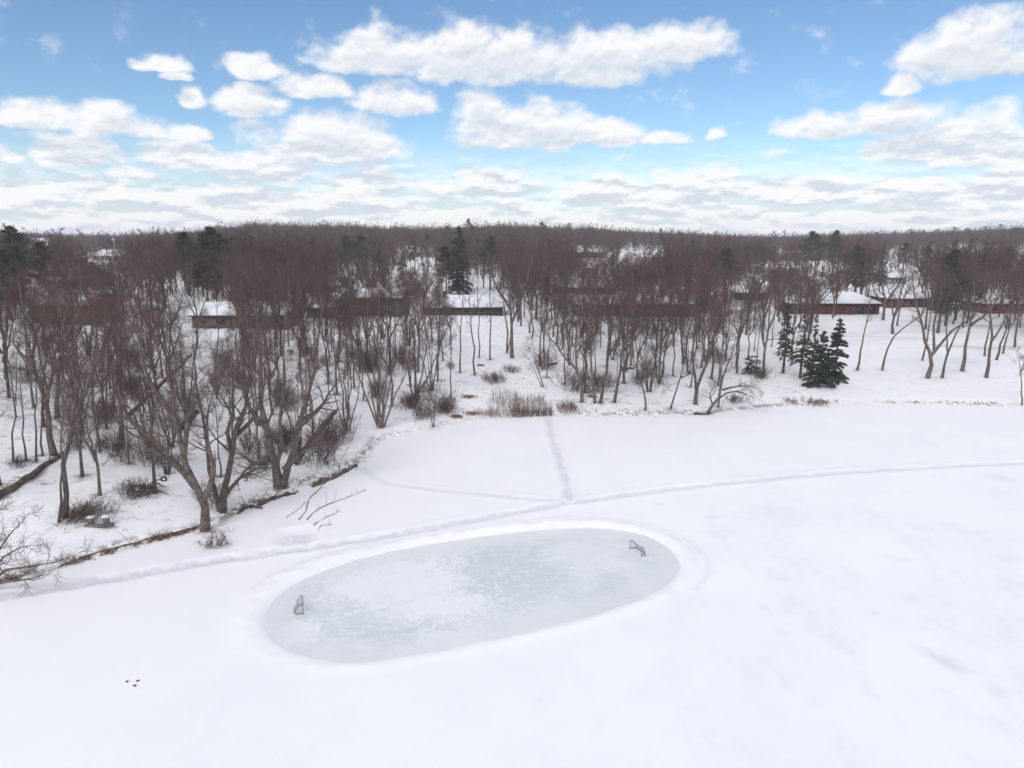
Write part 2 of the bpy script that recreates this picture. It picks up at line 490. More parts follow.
def bare_tree_meshes(seed, stems, r0, spread, n1=12, t0=.3, dens=1.0, tw=1.0, up=.10, lod=0, nm='bare'):
    """stems: list of point lists in tree-local metres. Returns trunk mesh, crown mesh"""
    rng = np.random.default_rng(seed)
    TB, CB = Buf(), Buf()
    dens *= .9 if lod == 0 else 1
    SP, SR = [], []
    K = 10
    for i, st in enumerate(stems):
        P = resample(st, K)
        L = np.linalg.norm(P[-1] - P[0])
        P[1:-1] += rng.normal(size=(K - 2, 3)) * .006 * L
        rs = r0 * (1.0 if i == 0 else rng.uniform(.6, .85))
        rr = .85 * rs * (.08 + .92 * (1 - np.linspace(0, 1, K)) ** 1.1)
        if i == 0 or P[0, 2] < .5: rr[0] *= 1.22
        if P[0, 2] < .5:
            P[0, 2] -= .25
        SP.append(P); SR.append(rr)
    SP, SR = np.array(SP), np.array(SR)
    V, F = tubes(SP, SR, 8 if lod == 0 else 5); TB.add(V, F)
    S, D, t, rad = spawn(rng, SP, SR, n1, t0, .99, (30, 68), 1, .55, .15)
    ln = spread * (1.05 - .62 * (t - t0) / (1 - t0)) * rng.uniform(.6, 1.15, len(t))
    lvl1 = grow(rng, S, D, ln, np.clip(rad, .018, .12), 5, .13, up * .75)
    V, F = tubes(*lvl1, 5 if lod == 0 else 3); TB.add(V, F)
    # leading ends of the stems count as limbs too
    n2 = max(3, int(round(7 * dens)))
    S, D, t, rad = spawn(rng, lvl1[0], lvl1[1], n2, .18, 1, (24, 66), 1, .6, .1)
    l2 = np.repeat(ln, n2) * .5 * (1.1 - .55 * t) * rng.uniform(.6, 1.2, len(t))
    lvl2 = grow(rng, S, D, l2, np.clip(rad, .011 * tw, .04), 4 if lod == 0 else 3, .17, up * .5)
    V, F = tubes(*lvl2, 4 if lod == 0 else 3); CB.add(V, F)
    n3 = max(3, int(round(6 * dens)))
    S, D, t, rad = spawn(rng, lvl2[0], lvl2[1], n3, .2, 1, (20, 55), 1, .62, .2)
    l3 = np.maximum(np.repeat(l2, n3) * .55 * (1.1 - .5 * t), .35) * rng.uniform(.6, 1.25, len(t))
    lvl3 = grow(rng, S, D, l3, np.clip(rad, .0075 * tw, .016 * tw), 2, .18, up * .8, .5)
    V, F = tubes(*lvl3, 3); CB.add(V, F)
    if lod == 0:
        n4 = max(2, int(round(4 * dens)))
        S, D, t, rad = spawn(rng, lvl3[0], lvl3[1], n4, .25, 1, (18, 50), 1, .7, .2)
        l4 = rng.uniform(.28, .75, len(t))
        lvl4 = grow(rng, S, D, l4, np.full(len(t), .0062 * tw), 1, .1, up * .6, .45)
        V, F = tubes(*lvl4, 3); CB.add(V, F)
    return (TB.mesh(nm + '_trunk', M['bark'], True), CB.mesh(nm + '_crown', M['twig'], True))


NT = [0]


def px_tree(label, stems, r=.2, spread=3.2, n1=12, group='bare trees on the snowy banks', t0=.3, dens=1.0, name='bare_tree', cat='tree', tw=1.0, depthj=1.0):
    """a tree whose stems follow the picture: base on the ground, stems rise in 3D through these sight lines"""
    NT[0] += 1
    rng = random.Random(NT[0] * 77 + 5)
    b = ground(*stems[0][0])
    out = []
    for i, st in enumerate(stems):
        dj = rng.uniform(-1, 1) * 2.2 * depthj if i else rng.uniform(-.8, .8) * depthj
        pts = []
        for j, (px, py) in enumerate(st):
            f = 0 if (i == 0 and j == 0) else (j / (len(st) - 1))
            p = on_plane(px, py, b[1] + dj * f) - b
            if i == 0 and j == 0: p = np.zeros(3)
            pts.append(p)
        if i and np.hypot(st[0][0] - stems[0][0][0], st[0][1] - stems[0][0][1]) < 14 and abs(pts[0][2]) < .9:
            pts[0] = np.array([pts[0][0], rng.uniform(-.15, .15), min(pts[0][2], .1)])
        out.append(pts)
    far_k = min(max((b[1] - 45) / 55, 0), 1)
    tm, cm = bare_tree_meshes(NT[0] * 13 + 1, out, r, spread, n1, t0, dens * (.66 + .18 * far_k), tw, .07)
    root = empty(name, b)
    tag(root, label, cat, group)
    link('trunk', tm, root); link('crown', cm, root)
    TREES.append((b[0], b[1]))
    return root


TREES = []
HOUSES = []    # footprints
KEEP = []      # view lines the scattered wood leaves open: x0, x1, row, distance, share

# ------------------------------------------------------------------ setting: snow sheet and ice
def axis(lo, hi, dlo, dhi, step, g=1.12):
    a = list(np.arange(dlo, dhi + 1e-6, step))
    s, v = step, dhi
    while v < hi:
        s = min(s * g, 60); v += s; a.append(min(v, hi))
    s, v = step, dlo
    b = []
    while v > lo:
        s = min(s * g, 60); v -= s; b.append(max(v, lo))
    return np.array(b[::-1] + a)


gx = axis(-2600, 2600, -42, 46, .22)
gy = axis(-60, 2700, 26, 96, .22)
X, Y = np.meshgrid(gx, gy)
xf, yf = X.ravel(), Y.ravel()
zf = height(xf, yf)
nx, ny = len(gx), len(gy)
idx = np.arange(nx * ny).reshape(ny, nx)
F = np.stack([idx[:-1, :-1], idx[:-1, 1:], idx[1:, 1:], idx[1:, :-1]], -1).reshape(-1, 4)
gm = mesh_np('snowy_ground', np.stack([xf, yf, zf], 1), F, M['snow'])
sd = seg_dist(xf, yf, SHORE)
up_side = yf > np.interp(xf, SHORE[:, 0], SHORE[:, 1])
sd = np.where(up_side, sd, -sd)
gpx = 512 + FPX * xf / np.maximum(yf, 1)
lawn = np.clip((gpx - 790) / 60, 0, 1)
bank = np.clip(sd / 3, 0, 1) * (1 - .75 * lawn)
scour = np.where(sd < -2, np.clip((xf - 2) / 14, 0, 1) * np.clip((62 - yf) / 20, 0, 1), 0)
edge = np.exp(-((sd - .4) / np.interp(gpx, [0, 360, 400], [.6, .6, .5])) ** 2) * np.interp(gpx, [0, 360, 380, 440, 540, 780, 850, 1024], [1, 1, .5, .3, .6, .9, .45, .4])
trail = np.zeros(len(xf))
nr_ = np.nonzero((np.abs(xf) < 75) & (yf < 125) & (yf > 20))[0]
xn, yn = xf[nr_], yf[nr_]
wob = .25 * vnoise(xn * .9, yn * .9, 40)
tr = np.interp(xn, [-45, -12, 3, 60], [1.0, .85, .8, .7]) * np.exp(-((seg_dist(xn, yn, PATH) + wob) / np.interp(xn, [-30, -8, 5, 60], [.72, .58, .42, .42])) ** 4)
tr = np.maximum(tr, .9 * np.exp(-((seg_dist(xn, yn, TRACK1) + wob) / .42) ** 2))
tr = np.maximum(tr, .6 * np.exp(-((seg_dist(xn, yn, TRACK2) + wob) / .35) ** 2))
pq = PATCH.mean(0)
tr = np.maximum(tr, .85 * np.exp(-(((xn - pq[0]) / 1.25) ** 4 + ((yn - pq[1]) / 1.0) ** 4)))
sr = rink_sd(xn, yn)
tr = np.maximum(tr, .35 * np.exp(-((sr - 1.75 + wob) / .22) ** 2) * (yn > 40))  # shading at the berm's outer edge, painted as a faint darker ring
tr *= sstep(.15, .5, sr)
trail[nr_] = tr
for (px, py, a_, r1, r2) in [(782, 579, .4, .35, .5), (760, 606, .45, .3, .3), (785, 632, .3, .3, .5), (873, 612, .4, .25, .35), (923, 626, .45, .25, .3), (912, 598, .35, .6, .5), (997, 690, .5, .55, .6), (1000, 478, .6, .9, .8), (708, 517, .5, .5, .35),
                             (786, 680, .35, .2, .7), (660, 505, .35, .5, .3), (760, 477, .2, 1.2, .5), (900, 560, .3, .7, .5), (1010, 560, .35, .8, .6), (640, 690, .25, .3, .3), (540, 700, .2, .3, .4), (811, 703, .3, .35, .2), (690, 640, .25, .2, .25)]:
    q = flat(px, py)
    trail = np.maximum(trail, a_ * np.exp(-((xf - q[0] + .5 * vnoise(xf * 1.3, yf * 1.3, 51)) / r1) ** 2 - ((yf - q[1] + .7 * vnoise(xf * 1.1, yf * 1.1, 52)) / r2) ** 2) * (yf < 110))
pc = flat(947, 661)
rx_, ry_ = (xf - pc[0]) * .8 + (yf - pc[1]) * .6, -(xf - pc[0]) * .6 + (yf - pc[1]) * .8
trail = np.maximum(trail, .85 * np.exp(-((rx_ + .6 * vnoise(xf * 1.4, yf * 1.4, 50)) / .5) ** 2 - (ry_ / 1.2) ** 2))
for nm_, arr in (('bank', bank), ('scour', scour), ('trail', trail), ('furrow', np.clip((gpx - 800) / 40, 0, 1) * np.clip((sd - 28) / 14, 0, 1) * np.clip((88 - sd) / 12, 0, 1))):
    at = gm.attributes.new(nm_, 'FLOAT', 'POINT'); at.data.foreach_set('value', arr.astype(np.float32))
g_ob = link('ground', gm); g_ob['kind'] = 'structure'

# ice of the rink: flat grid clipped to the outline, its margin tucked under the snow
mn, mx = RINK.min(0) - .6, RINK.max(0) + .6
ix, iy = np.arange(mn[0], mx[0], .25), np.arange(mn[1], mx[1], .25)
IX, IY = np.meshgrid(ix, iy)
s = rink_sd(IX.ravel(), IY.ravel()).reshape(IX.shape)
keep = (s < .45)
cell = keep[:-1, :-1] & keep[1:, :-1] & keep[:-1, 1:] & keep[1:, 1:]
id2 = np.arange(IX.size).reshape(IX.shape)
F = np.stack([id2[:-1, :-1], id2[:-1, 1:], id2[1:, 1:], id2[1:, :-1]], -1)[cell]
im = mesh_np('rink_ice', np.stack([IX.ravel(), IY.ravel(), np.full(IX.size, -.13)], 1), F, M['ice'])
fr = np.zeros(IX.size)
for (px, py, rx, ry) in [(405, 578, 3.8, 3.6), (365, 582, 3.0, 2.2), (445, 603, 3.2, 1.8), (300, 630, 1.5, 1.2), (455, 637, 2.2, .9)]:
    c = flat(px, py)
    fr = np.maximum(fr, np.exp(-((IX.ravel() - c[0]) / rx) ** 2 - ((IY.ravel() - c[1]) / ry) ** 2))
rim = np.exp(-(np.minimum(s.ravel(), 0) / 1.9) ** 4)
for nm_, arr in (('frost', fr), ('rim', rim)):
    at = im.attributes.new(nm_, 'FLOAT', 'POINT'); at.data.foreach_set('value', arr.astype(np.float32))
ice = link('rink_ice', im); ice['kind'] = 'structure'


# ------------------------------------------------------------------ houses
def house(label, x0, x1, yb, ye, yr, wall, depth=9.0, yaw=0.0, hip=True, wins=(), doors=(), chim=(), group='houses on the bank', big=True, cat='house', name='house'):
    cx = (x0 + x1) / 2
    b = ground(cx, yb)
    fwd = b[1] * math.cos(PITCH) - (b[2] - CAM_H) * math.sin(PITCH)
    k = fwd / FPX
    w, wh = (x1 - x0) * k, (yb - ye) * k
    dep = math.atan2(CAM_H - b[2] - wh, b[1])
    rise = max(.6, (ye - yr) * k - (depth / 2) * math.tan(dep))
    root = empty(name, (b[0], b[1], b[2] - .1), R(yaw))
    tag(root, label, cat, group)
    B = Buf(); B.box(-w / 2, w / 2, 0, depth, -.8, wh)
    # foundation strip a touch proud of the wall
    link('wall', B.mesh('wall', WALLS[wall]), root)
    o, zt = .55, wh + .02
    hx = (min(depth / 2 + o, w * .3)) if hip else 0

    def roof(off, z, th, ins):
        x, y0, y1 = w / 2 + o - ins, -o + ins, depth + o - ins
        ym = depth / 2
        hh = 0 if not hip else hx
        top = z + rise + off
        V = [(-x, y0, z), (x, y0, z), (x, y1, z), (-x, y1, z), (-x, y0, z + th), (x, y0, z + th), (x, y1, z + th), (-x, y1, z + th), (-x + hh, ym, top + th), (x - hh, ym, top + th)]
        Bf = Buf()
        Bf.add(V, [(3, 2, 1, 0), (0, 1, 5, 4), (1, 2, 6, 5), (2, 3, 7, 6), (3, 0, 4, 7), (4, 5, 9, 8), (6, 7, 8, 9)], [(5, 6, 9), (7, 4, 8)])
        return Bf
    rf = link('roof', roof(0, zt, .2, 0).mesh('roof', M['fascia']), root)
    link('snow_cover', roof(.05, zt + .21, .16, .06).mesh('snow_cover', M['roof_snow']), rf)
    for (fx, fw, z0, z1) in wins:
        xc, hw = (fx - .5) * w, fw * w / 2
        f = Buf(); t = .09
        za, zb = z0 * wh, z1 * wh
        f.box(xc - hw, xc + hw, -.06, -.003, za, za + t); f.box(xc - hw, xc + hw, -.06, -.003, zb - t, zb)
        f.box(xc - hw, xc - hw + t, -.06, -.003, za + t, zb - t); f.box(xc + hw - t, xc + hw, -.06, -.003, za + t, zb - t)
        if hw > 1.2: f.box(xc - t / 2, xc + t / 2, -.06, -.003, za + t, zb - t)
        wo = link('window', f.mesh('window', M['frame']), root)
        g = Buf(); g.box(xc - hw + t, xc + hw - t, -.035, -.004, za + t, zb - t)
        link('pane', g.mesh('pane', M['glass']), wo)
    for (fx, fw) in doors:
        xc, hw = (fx - .5) * w, fw * w / 2
        d = Buf(); d.box(xc - hw, xc + hw, -.05, -.003, .05, min(2.1, wh * .85))
        link('door', d.mesh('door', M['door']), root)
    for fx in chim:
        c = Buf(); xc = (fx - .5) * w
        c.box(xc - .45, xc + .45, depth * .55, depth * .55 + .8, wh, wh + rise + 1.1)
        c.box(xc - .52, xc + .52, depth * .55 - .07, depth * .55 + .87, wh + rise + 1.1, wh + rise + 1.25)
        link('chimney', c.mesh('chimney', WALLS['brick']), root)
    KEEP.append((x0 - 2, x1 + 2, yr * .35 + yb * .65, b[1], .04 if b[1] < 260 else .80))
    HOUSES.append((b[0] - math.sin(R(yaw)) * depth / 2, b[1] + depth / 2, w / 2 + 2.2, depth / 2 + 2.5, x0, x1, yr, yb))
    return root


EVEN = [(.12, .07, .35, .8), (.30, .10, .35, .8), (.52, .10, .35, .8), (.74, .07, .35, .8), (.9, .07, .35, .8)]
house('low red brick ranch house with dark windows at the top of the open snowy lawn', 789, 878, 314.5, 304, 293, 'brick', 9, -2, True,
      [(.10, .09, .3, .82), (.28, .07, .3, .82), (.50, .05, .3, .82), (.60, .05, .3, .82), (.68, .03, .3, .82), (.80, .09, .08, .86), (.92, .08, .08, .86)], [(.4, .035)], (.35,))
house('small brick house with snowy hip roof just right of the lawn ranch house', 888, 930, 307.5, 299, 290, 'brick', 9, 3, True, EVEN[1:4], [(.12, .06)], ())
house('red brick house half behind trees at the right edge of the lawn', 983, 1062, 313, 304, 294, 'red', 9, 4, True, EVEN, [(.42, .03)], (.6,))
house('very long low brown house behind the middle trees with snow covered roof', 575, 696, 316, 304.5, 296, 'brown', 9, 1, False,
      [(.06, .05, .35, .8), (.18, .06, .35, .8), (.33, .09, .35, .8), (.55, .05, .35, .8), (.7, .08, .35, .8), (.88, .06, .35, .8)], [(.45, .025)], (.3,))
house('brown house with wide white roof behind and left of the very long house', 553, 614, 294, 288, 279, 'brown', 10, -3, False, EVEN, [(.6, .04)], ())
house('long pale roofed brown house with low deck left of the snowy centre clearing', 424, 503, 315, 308, 296, 'brown', 10, 2, True, EVEN, [(.62, .03)], (.25,))
house('tall brown two storey house behind the fan shaped tree clumps', 335, 401, 316, 298.5, 289, 'grey_brown', 10, -2, False,
      [(.12, .08, .6, .85), (.32, .10, .6, .85), (.58, .10, .6, .85), (.85, .08, .6, .85), (.2, .12, .12, .42), (.5, .14, .12, .42), (.8, .10, .12, .42)], [(.35, .04)], (.5,))
house('small olive green garage left of the tall two storey house', 307, 333, 318, 308.5, 299, 'olive', 7, 0, False, [(.75, .18, .4, .8)], [(.32, .34)], (), cat='garage', name='garage')
house('wide brown house with grey snowy roof on the left slope beneath the big pines', 193, 286, 328, 316, 303, 'grey_brown', 11, 1, False,
      EVEN + [(.2, .1, .05, .28), (.6, .12, .05, .28)], [(.41, .025)], (.7,))
house('dark brown house with bright snowy roof high on the far left slope', 36, 92, 324, 306, 292, 'dark_brown', 10, 1, False,
      [(.15, .10, .62, .86), (.4, .12, .62, .86), (.72, .12, .62, .86), (.25, .12, .15, .42), (.62, .14, .15, .42)], [(.45, .05)], (.8,))
house('brown house with white roof deep in the wood behind the tall two storey house', 304, 340, 293, 285.5, 274, 'brown', 10, 0, False, EVEN[1:4], [(.42, .05)], ())
house('far house with steep snowy roof beyond the far left slope', 56, 88, 288, 280, 267, 'grey_brown', 12, -12, False, EVEN[1:4], [(.42, .04)], (), 'distant houses among the woods')
house('long flat white roofed building far off at left below the horizon', 90, 130, 261, 256.5, 250, 'cream', 18, -10, False, EVEN, [], (), 'distant houses among the woods', cat='building', name='long_building')
house('tall pale pink house far off near the left edge behind pines', 33, 47, 262, 250, 239, 'pink', 10, 12, False, [(.3, .2, .15, .4), (.7, .2, .15, .4), (.3, .2, .6, .85), (.7, .2, .6, .85)], [], (), 'distant houses among the woods')
house('far red walled house with bright roof left of the snowy valley road', 576, 606, 258, 252.5, 246, 'red', 14, 4, False, EVEN[1:4], [], (), 'distant houses among the woods')
house('far cream house with thin white roof right of the green fir', 402, 434, 258, 252.5, 246.5, 'cream', 14, 0, False, EVEN[1:4], [], (), 'distant houses among the woods')
house('far long cream house with thin white roof below the round right pines', 778, 824, 261, 256, 251, 'cream', 14, -2, False, EVEN, [], (), 'distant houses among the woods')
house('far house with small snowy roof among trees above the lawn', 886, 906, 284, 278, 270, 'cream', 10, 4, False, EVEN[1:4], [], (), 'distant houses among the woods')
house('brown house with snowy roof hidden among trees right of the long brown house', 738, 768, 300, 293, 284, 'brown', 9, -4, True, EVEN[1:4], [], (), 'houses on the bank')


# ------------------------------------------------------------------ trees that can be told apart
GL = 'bare trees on the left bank'
GM = 'bare trees on the middle shore'
GR = 'bare trees on the open lawn'
T = px_tree
T('tall straight thick tree rising from the brush pile on the left bank', [[(64, 517), (69, 455), (75, 390), (79, 330), (82, 272)], [(72, 425), (88, 385), (102, 345), (108, 300)], [(76, 380), (66, 340), (58, 298)]], .26, 3.6, 9, GL)
T('slim dark stem standing in the brush just left of the thick straight tree', [[(58, 522), (62, 470), (63, 430), (70, 390), (71, 345)]], .12, 1.8, 8, GL, dens=.7)
T('thick tree forking left behind the upper end of the long fallen log', [[(54, 455), (50, 427), (44, 395), (33, 365), (24, 320), (18, 280)], [(47, 405), (52, 370), (62, 330), (66, 285)], [(35, 372), (20, 352), (4, 330)]], .34, 3.4, 9, GL)
for i, (x, y, x2, y2) in enumerate([(13, 462, 20, 330), (26, 461, 17, 335), (36, 461, 34, 318), (43, 456, 38, 322)]):
    T('thin pole-like tree in the row behind the long fallen log at left', [[(x, y), (x * .6 + x2 * .4 + (i - 1.5), y * .6 + y2 * .4), (x2, y2)]], .11, 1.9, 10, 'thin poles behind the fallen log', dens=.7, t0=.35)
T('thick straight upright tree in the middle of the left slope', [[(121, 448), (121, 410), (119, 360), (121, 310), (124, 262)], [(120, 385), (108, 350), (102, 305)], [(120, 362), (134, 325), (139, 280)]], .30, 3.2, 10, GL)
T('slender tree leaning left beside the thick upright slope tree', [[(100, 452), (97, 425), (92, 392), (96, 345), (91, 300)], [(95, 415), (106, 380), (113, 335)]], .16, 2.4, 10, GL)
T('straight thin tree standing behind the thick upright slope tree', [[(106, 429), (106, 390), (109, 340), (107, 285)]], .14, 2.4, 10, GL)
T('stout dark tree behind the thick forked tree on the far left slope', [[(57, 418), (58, 385), (62, 340), (58, 282)], [(58, 375), (44, 335), (38, 285)], [(59, 360), (74, 320), (80, 275)]], .30, 3.4, 10, GL)
T('dark tree leaning right at foot of the far left house slope', [[(44, 427), (42, 395), (46, 350), (43, 295)]], .2, 2.6, 10, GL)
T('dark leaning trunk cut by the left edge of the picture', [[(6, 379), (3, 345), (0, 300), (-4, 250)]], .26, 3.4, 10, GL)
T('great shore tree with bowed limbs leaning left over the bank edge', [[(205, 530), (203, 505), (194, 482), (182, 450), (175, 415), (166, 370), (168, 322)], [(196, 488), (180, 470), (160, 455), (134, 444), (106, 440)],
     [(192, 480), (172, 460), (150, 440), (129, 420), (119, 392), (110, 350)], [(184, 455), (188, 420), (196, 385), (193, 335)], [(176, 420), (158, 395), (142, 360), (138, 320)], [(202, 500), (214, 470), (206, 430), (214, 385)]], .40, 3.0, 9, GL, dens=.8)
T('low leaning tree whose bare limbs reach in at the lower left corner', [[(-26, 592), (0, 582), (24, 580), (48, 574)], [(-26, 592), (2, 572), (30, 566), (60, 562), (82, 552)], [(-26, 592), (-8, 560), (10, 535), (30, 512)], [(-26, 592), (0, 562), (18, 548), (42, 545)], [(-26, 592), (-12, 550), (-2, 515), (8, 490)]], .19, 1.25, 7, GL, t0=.3, dens=.72, tw=1.5)
T('broad V shaped shore tree right behind the bowed leaning tree', [[(222, 511), (225, 485), (232, 456), (238, 428), (246, 398), (252, 360), (246, 315)], [(220, 506), (213, 478), (206, 450), (202, 410), (196, 362), (204, 312)],
     [(232, 456), (228, 430), (234, 400), (228, 350)], [(236, 435), (252, 420), (262, 395), (268, 352)], [(222, 500), (240, 478), (258, 468), (275, 470)]], .34, 2.8, 9, GL, dens=.8)
T('largest many limbed tree on the shore beside the driftwood line', [[(279, 487), (273, 455), (266, 420), (259, 390), (262, 345), (254, 292)], [(281, 480), (291, 450), (301, 420), (312, 388), (318, 342), (325, 296)],
     [(277, 478), (279, 430), (286, 385), (283, 338), (290, 285)], [(270, 458), (258, 462), (246, 470), (236, 482)], [(268, 430), (248, 405), (238, 370), (236, 325)], [(284, 470), (305, 450), (330, 445), (345, 430)], [(300, 425), (322, 405), (338, 378)]], .46, 3.0, 9, GL, dens=.85)
T('fan shaped clump of many upright stems left of the centre clearing', [[(381, 427), (381, 390), (378, 340), (380, 270)], [(380, 427), (371, 390), (362, 350), (348, 298)], [(382, 427), (390, 385), (394, 340), (399, 280)], [(379, 427), (366, 395), (352, 360), (336, 325)],
     [(383, 427), (396, 395), (410, 360), (418, 318)], [(380, 427), (375, 385), (368, 330), (365, 276)], [(382, 427), (386, 380), (386, 330), (388, 274)]], .22, 2.4, 8, GL, t0=.4, dens=.85)
T('second fan of slender stems right of the biggest stem clump', [[(415, 399), (415, 360), (413, 320), (415, 268)], [(414, 399), (407, 365), (402, 325), (396, 285)], [(416, 399), (424, 365), (430, 325), (436, 285)], [(416, 398), (430, 372), (441, 345), (452, 312)]], .20, 2.4, 9, GL, t0=.4, dens=.85)
T('cluster of thin pale stems on the bank just left of the big stem clump', [[(346, 431), (342, 395), (336, 350), (332, 310)], [(347, 431), (350, 390), (350, 345), (353, 300)], [(346, 431), (336, 400), (326, 365), (318, 330)], [(348, 431), (358, 398), (362, 355), (368, 320)]], .13, 2.0, 9, GL, t0=.35, dens=.8)
T('thin bushy sapling at the shore edge right of the stem clumps', [[(434, 427), (435, 405), (437, 385), (440, 362)], [(433, 427), (429, 405), (428, 385)]], .09, 1.3, 8, GL, t0=.2, dens=.7)
for (x, y, x2, lab, r, sp) in [(475, 375, 468, 'slender dark tree leaning left at the edge of the centre clearing', .17, 2.4), (460, 373, 463, 'slender tree two trunks left of the dark leaning clearing tree', .15, 2.2),
                               (490, 360, 490, 'thin perfectly straight trunk alone at the top of the clearing', .15, 2.0), (479, 358, 478, 'thin straight tree just behind the leaning clearing tree', .13, 2.0), (438, 381, 437, 'straight tree behind the second fan of stems', .16, 2.4)]:
    T(lab, [[(x, y), ((x * .6 + x2 * .4), y - 45), (x2, y - 80), (x2 + 3, y - 118)]], r, sp, 11, 'slender trees round the centre clearing', dens=.85)
T('stout pale tree at top of the clearing with wide forked crown', [[(512, 358), (512, 330), (511, 305), (506, 275), (503, 248)], [(512, 322), (523, 295), (531, 265), (533, 245)], [(511, 310), (495, 285), (486, 262)]], .36, 3.6, 10, GM)
T('dark double trunk pressed against the stout pale clearing tree', [[(507, 353), (507, 325), (503, 295), (497, 262)], [(507, 353), (514, 318), (520, 285), (519, 255)]], .2, 3.0, 10, GM)
T('twin thin stems leaning left at the right side of the clearing', [[(543.5, 387), (537, 365), (533, 345), (528, 322)], [(542, 386), (532, 366), (525, 350)]], .10, 1.6, 8, GM, dens=.7)
T('mid sized tree standing above the leaning twin stems', [[(540, 366), (541, 335), (545, 305), (543, 268)], [(541, 330), (552, 305), (560, 275)]], .17, 2.6, 10, GM)
T('bare tree with thick double limbs left of the long brown house', [[(536, 319), (536, 295), (530, 270), (528, 243)], [(536, 300), (546, 275), (551, 248)]], .34, 3.8, 10, GM)
T('tree with straight trunk in front of left end of the long house', [[(557, 344), (558, 318), (561, 290), (558, 255)], [(558, 312), (570, 288), (576, 262)]], .22, 3.0, 10, GM)
T('thin straight tree close left of the trunk before the long house', [[(532, 338), (532, 315), (531, 290), (535, 262)]], .16, 2.6, 10, GM)
T('curved shore tree with a long limb bending left at the pond edge', [[(581.5, 402), (581, 385), (577, 368), (575, 345), (580, 310), (578, 270)], [(578, 372), (566, 358), (556, 345), (545, 330), (538, 305)], [(576, 355), (590, 330), (596, 300), (594, 272)]], .26, 3.0, 10, GM)
T('straight shore tree with a clump of brown leaves low on its trunk', [[(595, 403), (592, 380), (591, 350), (589, 310), (592, 262)], [(591, 348), (602, 320), (608, 285)], [(591, 335), (582, 305), (574, 280)]], .24, 3.0, 10, GM)
T('straight shore tree leaning slightly right beside the brown leaf tree', [[(600, 403), (604, 385), (607, 360), (611, 320), (617, 262)], [(607, 358), (622, 330), (632, 295)]], .24, 3.0, 10, GM)
T('shore tree leaning right with long forked limbs before the long house', [[(614, 402), (618, 380), (622, 355), (630, 325), (640, 285), (645, 252)], [(622, 352), (634, 340), (648, 322), (662, 300)], [(625, 345), (622, 315), (616, 275)]], .24, 3.0, 10, GM)
T('upright tree with rusty trunk behind the middle shore row', [[(624, 383), (626, 355), (628, 330), (632, 290), (630, 255)], [(627, 345), (638, 318), (650, 290)]], .22, 3.0, 10, GM)
T('short crooked shore tree with drooping twigs near the middle', [[(645.5, 410), (644, 392), (640, 374), (650, 362), (656, 346)], [(641, 376), (652, 372), (662, 378), (664, 388)], [(640, 374), (634, 362), (630, 350)]], .16, 1.9, 9, GM, dens=.8)
T('thin tree leaning steeply right near the shore middle', [[(670, 409), (675, 392), (681, 375), (685, 350), (690, 318)], [(680, 378), (690, 374), (698, 368)]], .14, 2.2, 9, GM, dens=.8)
T('small tree behind the steeply leaning tree', [[(662, 377), (664, 355), (668, 335), (672, 305)], [(664, 352), (674, 335), (680, 318)]], .15, 2.2, 10, GM)
T('small straight tree in the middle row right of the small leaning pair', [[(673, 376), (674, 350), (672, 320), (675, 285)]], .15, 2.3, 10, GM)
T('tall double trunk tree in front of right end of the long house', [[(683, 364), (681, 330), (684, 300), (680, 262)], [(684, 360), (690, 325), (697, 295), (700, 258)]], .24, 3.4, 10, GM)
T('large V forked shore tree right of the middle', [[(695, 404), (697, 385), (706, 366), (713, 345), (716, 310), (722, 262)], [(696, 390), (693, 360), (694, 330), (690, 285)], [(706, 366), (711, 340), (728, 310), (738, 280)]], .30, 3.2, 10, GM)
T('tall straight tree behind the large V forked tree', [[(711, 378), (714, 345), (716, 310), (713, 258)], [(715, 335), (728, 312), (736, 280)]], .22, 3.0, 10, GM)
T('low sprawling shore tree leaning far out over the pond', [[(706, 414), (714, 404), (720, 392), (726, 370), (733, 350), (737, 325)], [(716, 400), (730, 392), (748, 395), (764, 402)], [(713, 406), (710, 394), (716, 386)], [(722, 390), (742, 386), (760, 388)]], .24, 1.9, 9, GM, dens=.8)
T('upright tree growing right behind the low sprawling tree', [[(718, 407), (720, 385), (722, 365), (730, 335), (738, 300)]], .17, 2.4, 9, GM)
T('straight grey tree left of the small cedar bush', [[(737, 373), (739, 345), (741, 315), (738, 268)], [(740, 335), (750, 310), (757, 280)]], .20, 2.8, 10, GM)
T('pale grey double stemmed tree right behind the cedar bush', [[(764, 377), (765, 350), (769, 322), (772, 285), (768, 255)], [(765, 348), (760, 320), (756, 285), (750, 258)], [(768, 330), (780, 300), (788, 268)]], .26, 3.2, 10, GM)
# trees standing before the left houses
GH = 'bare trees before the left houses'
T('tree with broad rounded crown before the left end of the wide slope house', [[(196, 348), (197, 320), (193, 292), (190, 262)], [(196, 325), (206, 298), (214, 270)], [(196, 318), (184, 292), (176, 268)]], .24, 3.4, 10, GH)
T('tree with broad rounded crown before the middle of the wide slope house', [[(243, 350), (244, 320), (241, 292), (242, 258)], [(243, 325), (256, 298), (264, 268)], [(243, 320), (230, 296), (222, 268)]], .26, 3.5, 10, GH)
T('forked tree before the right corner of the wide slope house', [[(281, 356), (280, 328), (278, 302), (272, 262)], [(280, 330), (291, 305), (300, 268)], [(279, 320), (268, 300), (258, 280)]], .26, 3.4, 10, GH)
T('thin tree standing below the middle of the wide slope house', [[(217, 398), (216, 360), (219, 325), (214, 282)]], .15, 2.6, 12, GH)
T('tree with wide crown before the left half of the two storey house', [[(338, 362), (340, 330), (336, 300), (338, 262)], [(339, 335), (350, 306), (356, 272)], [(339, 330), (326, 305), (318, 275)]], .22, 3.2, 10, GH)
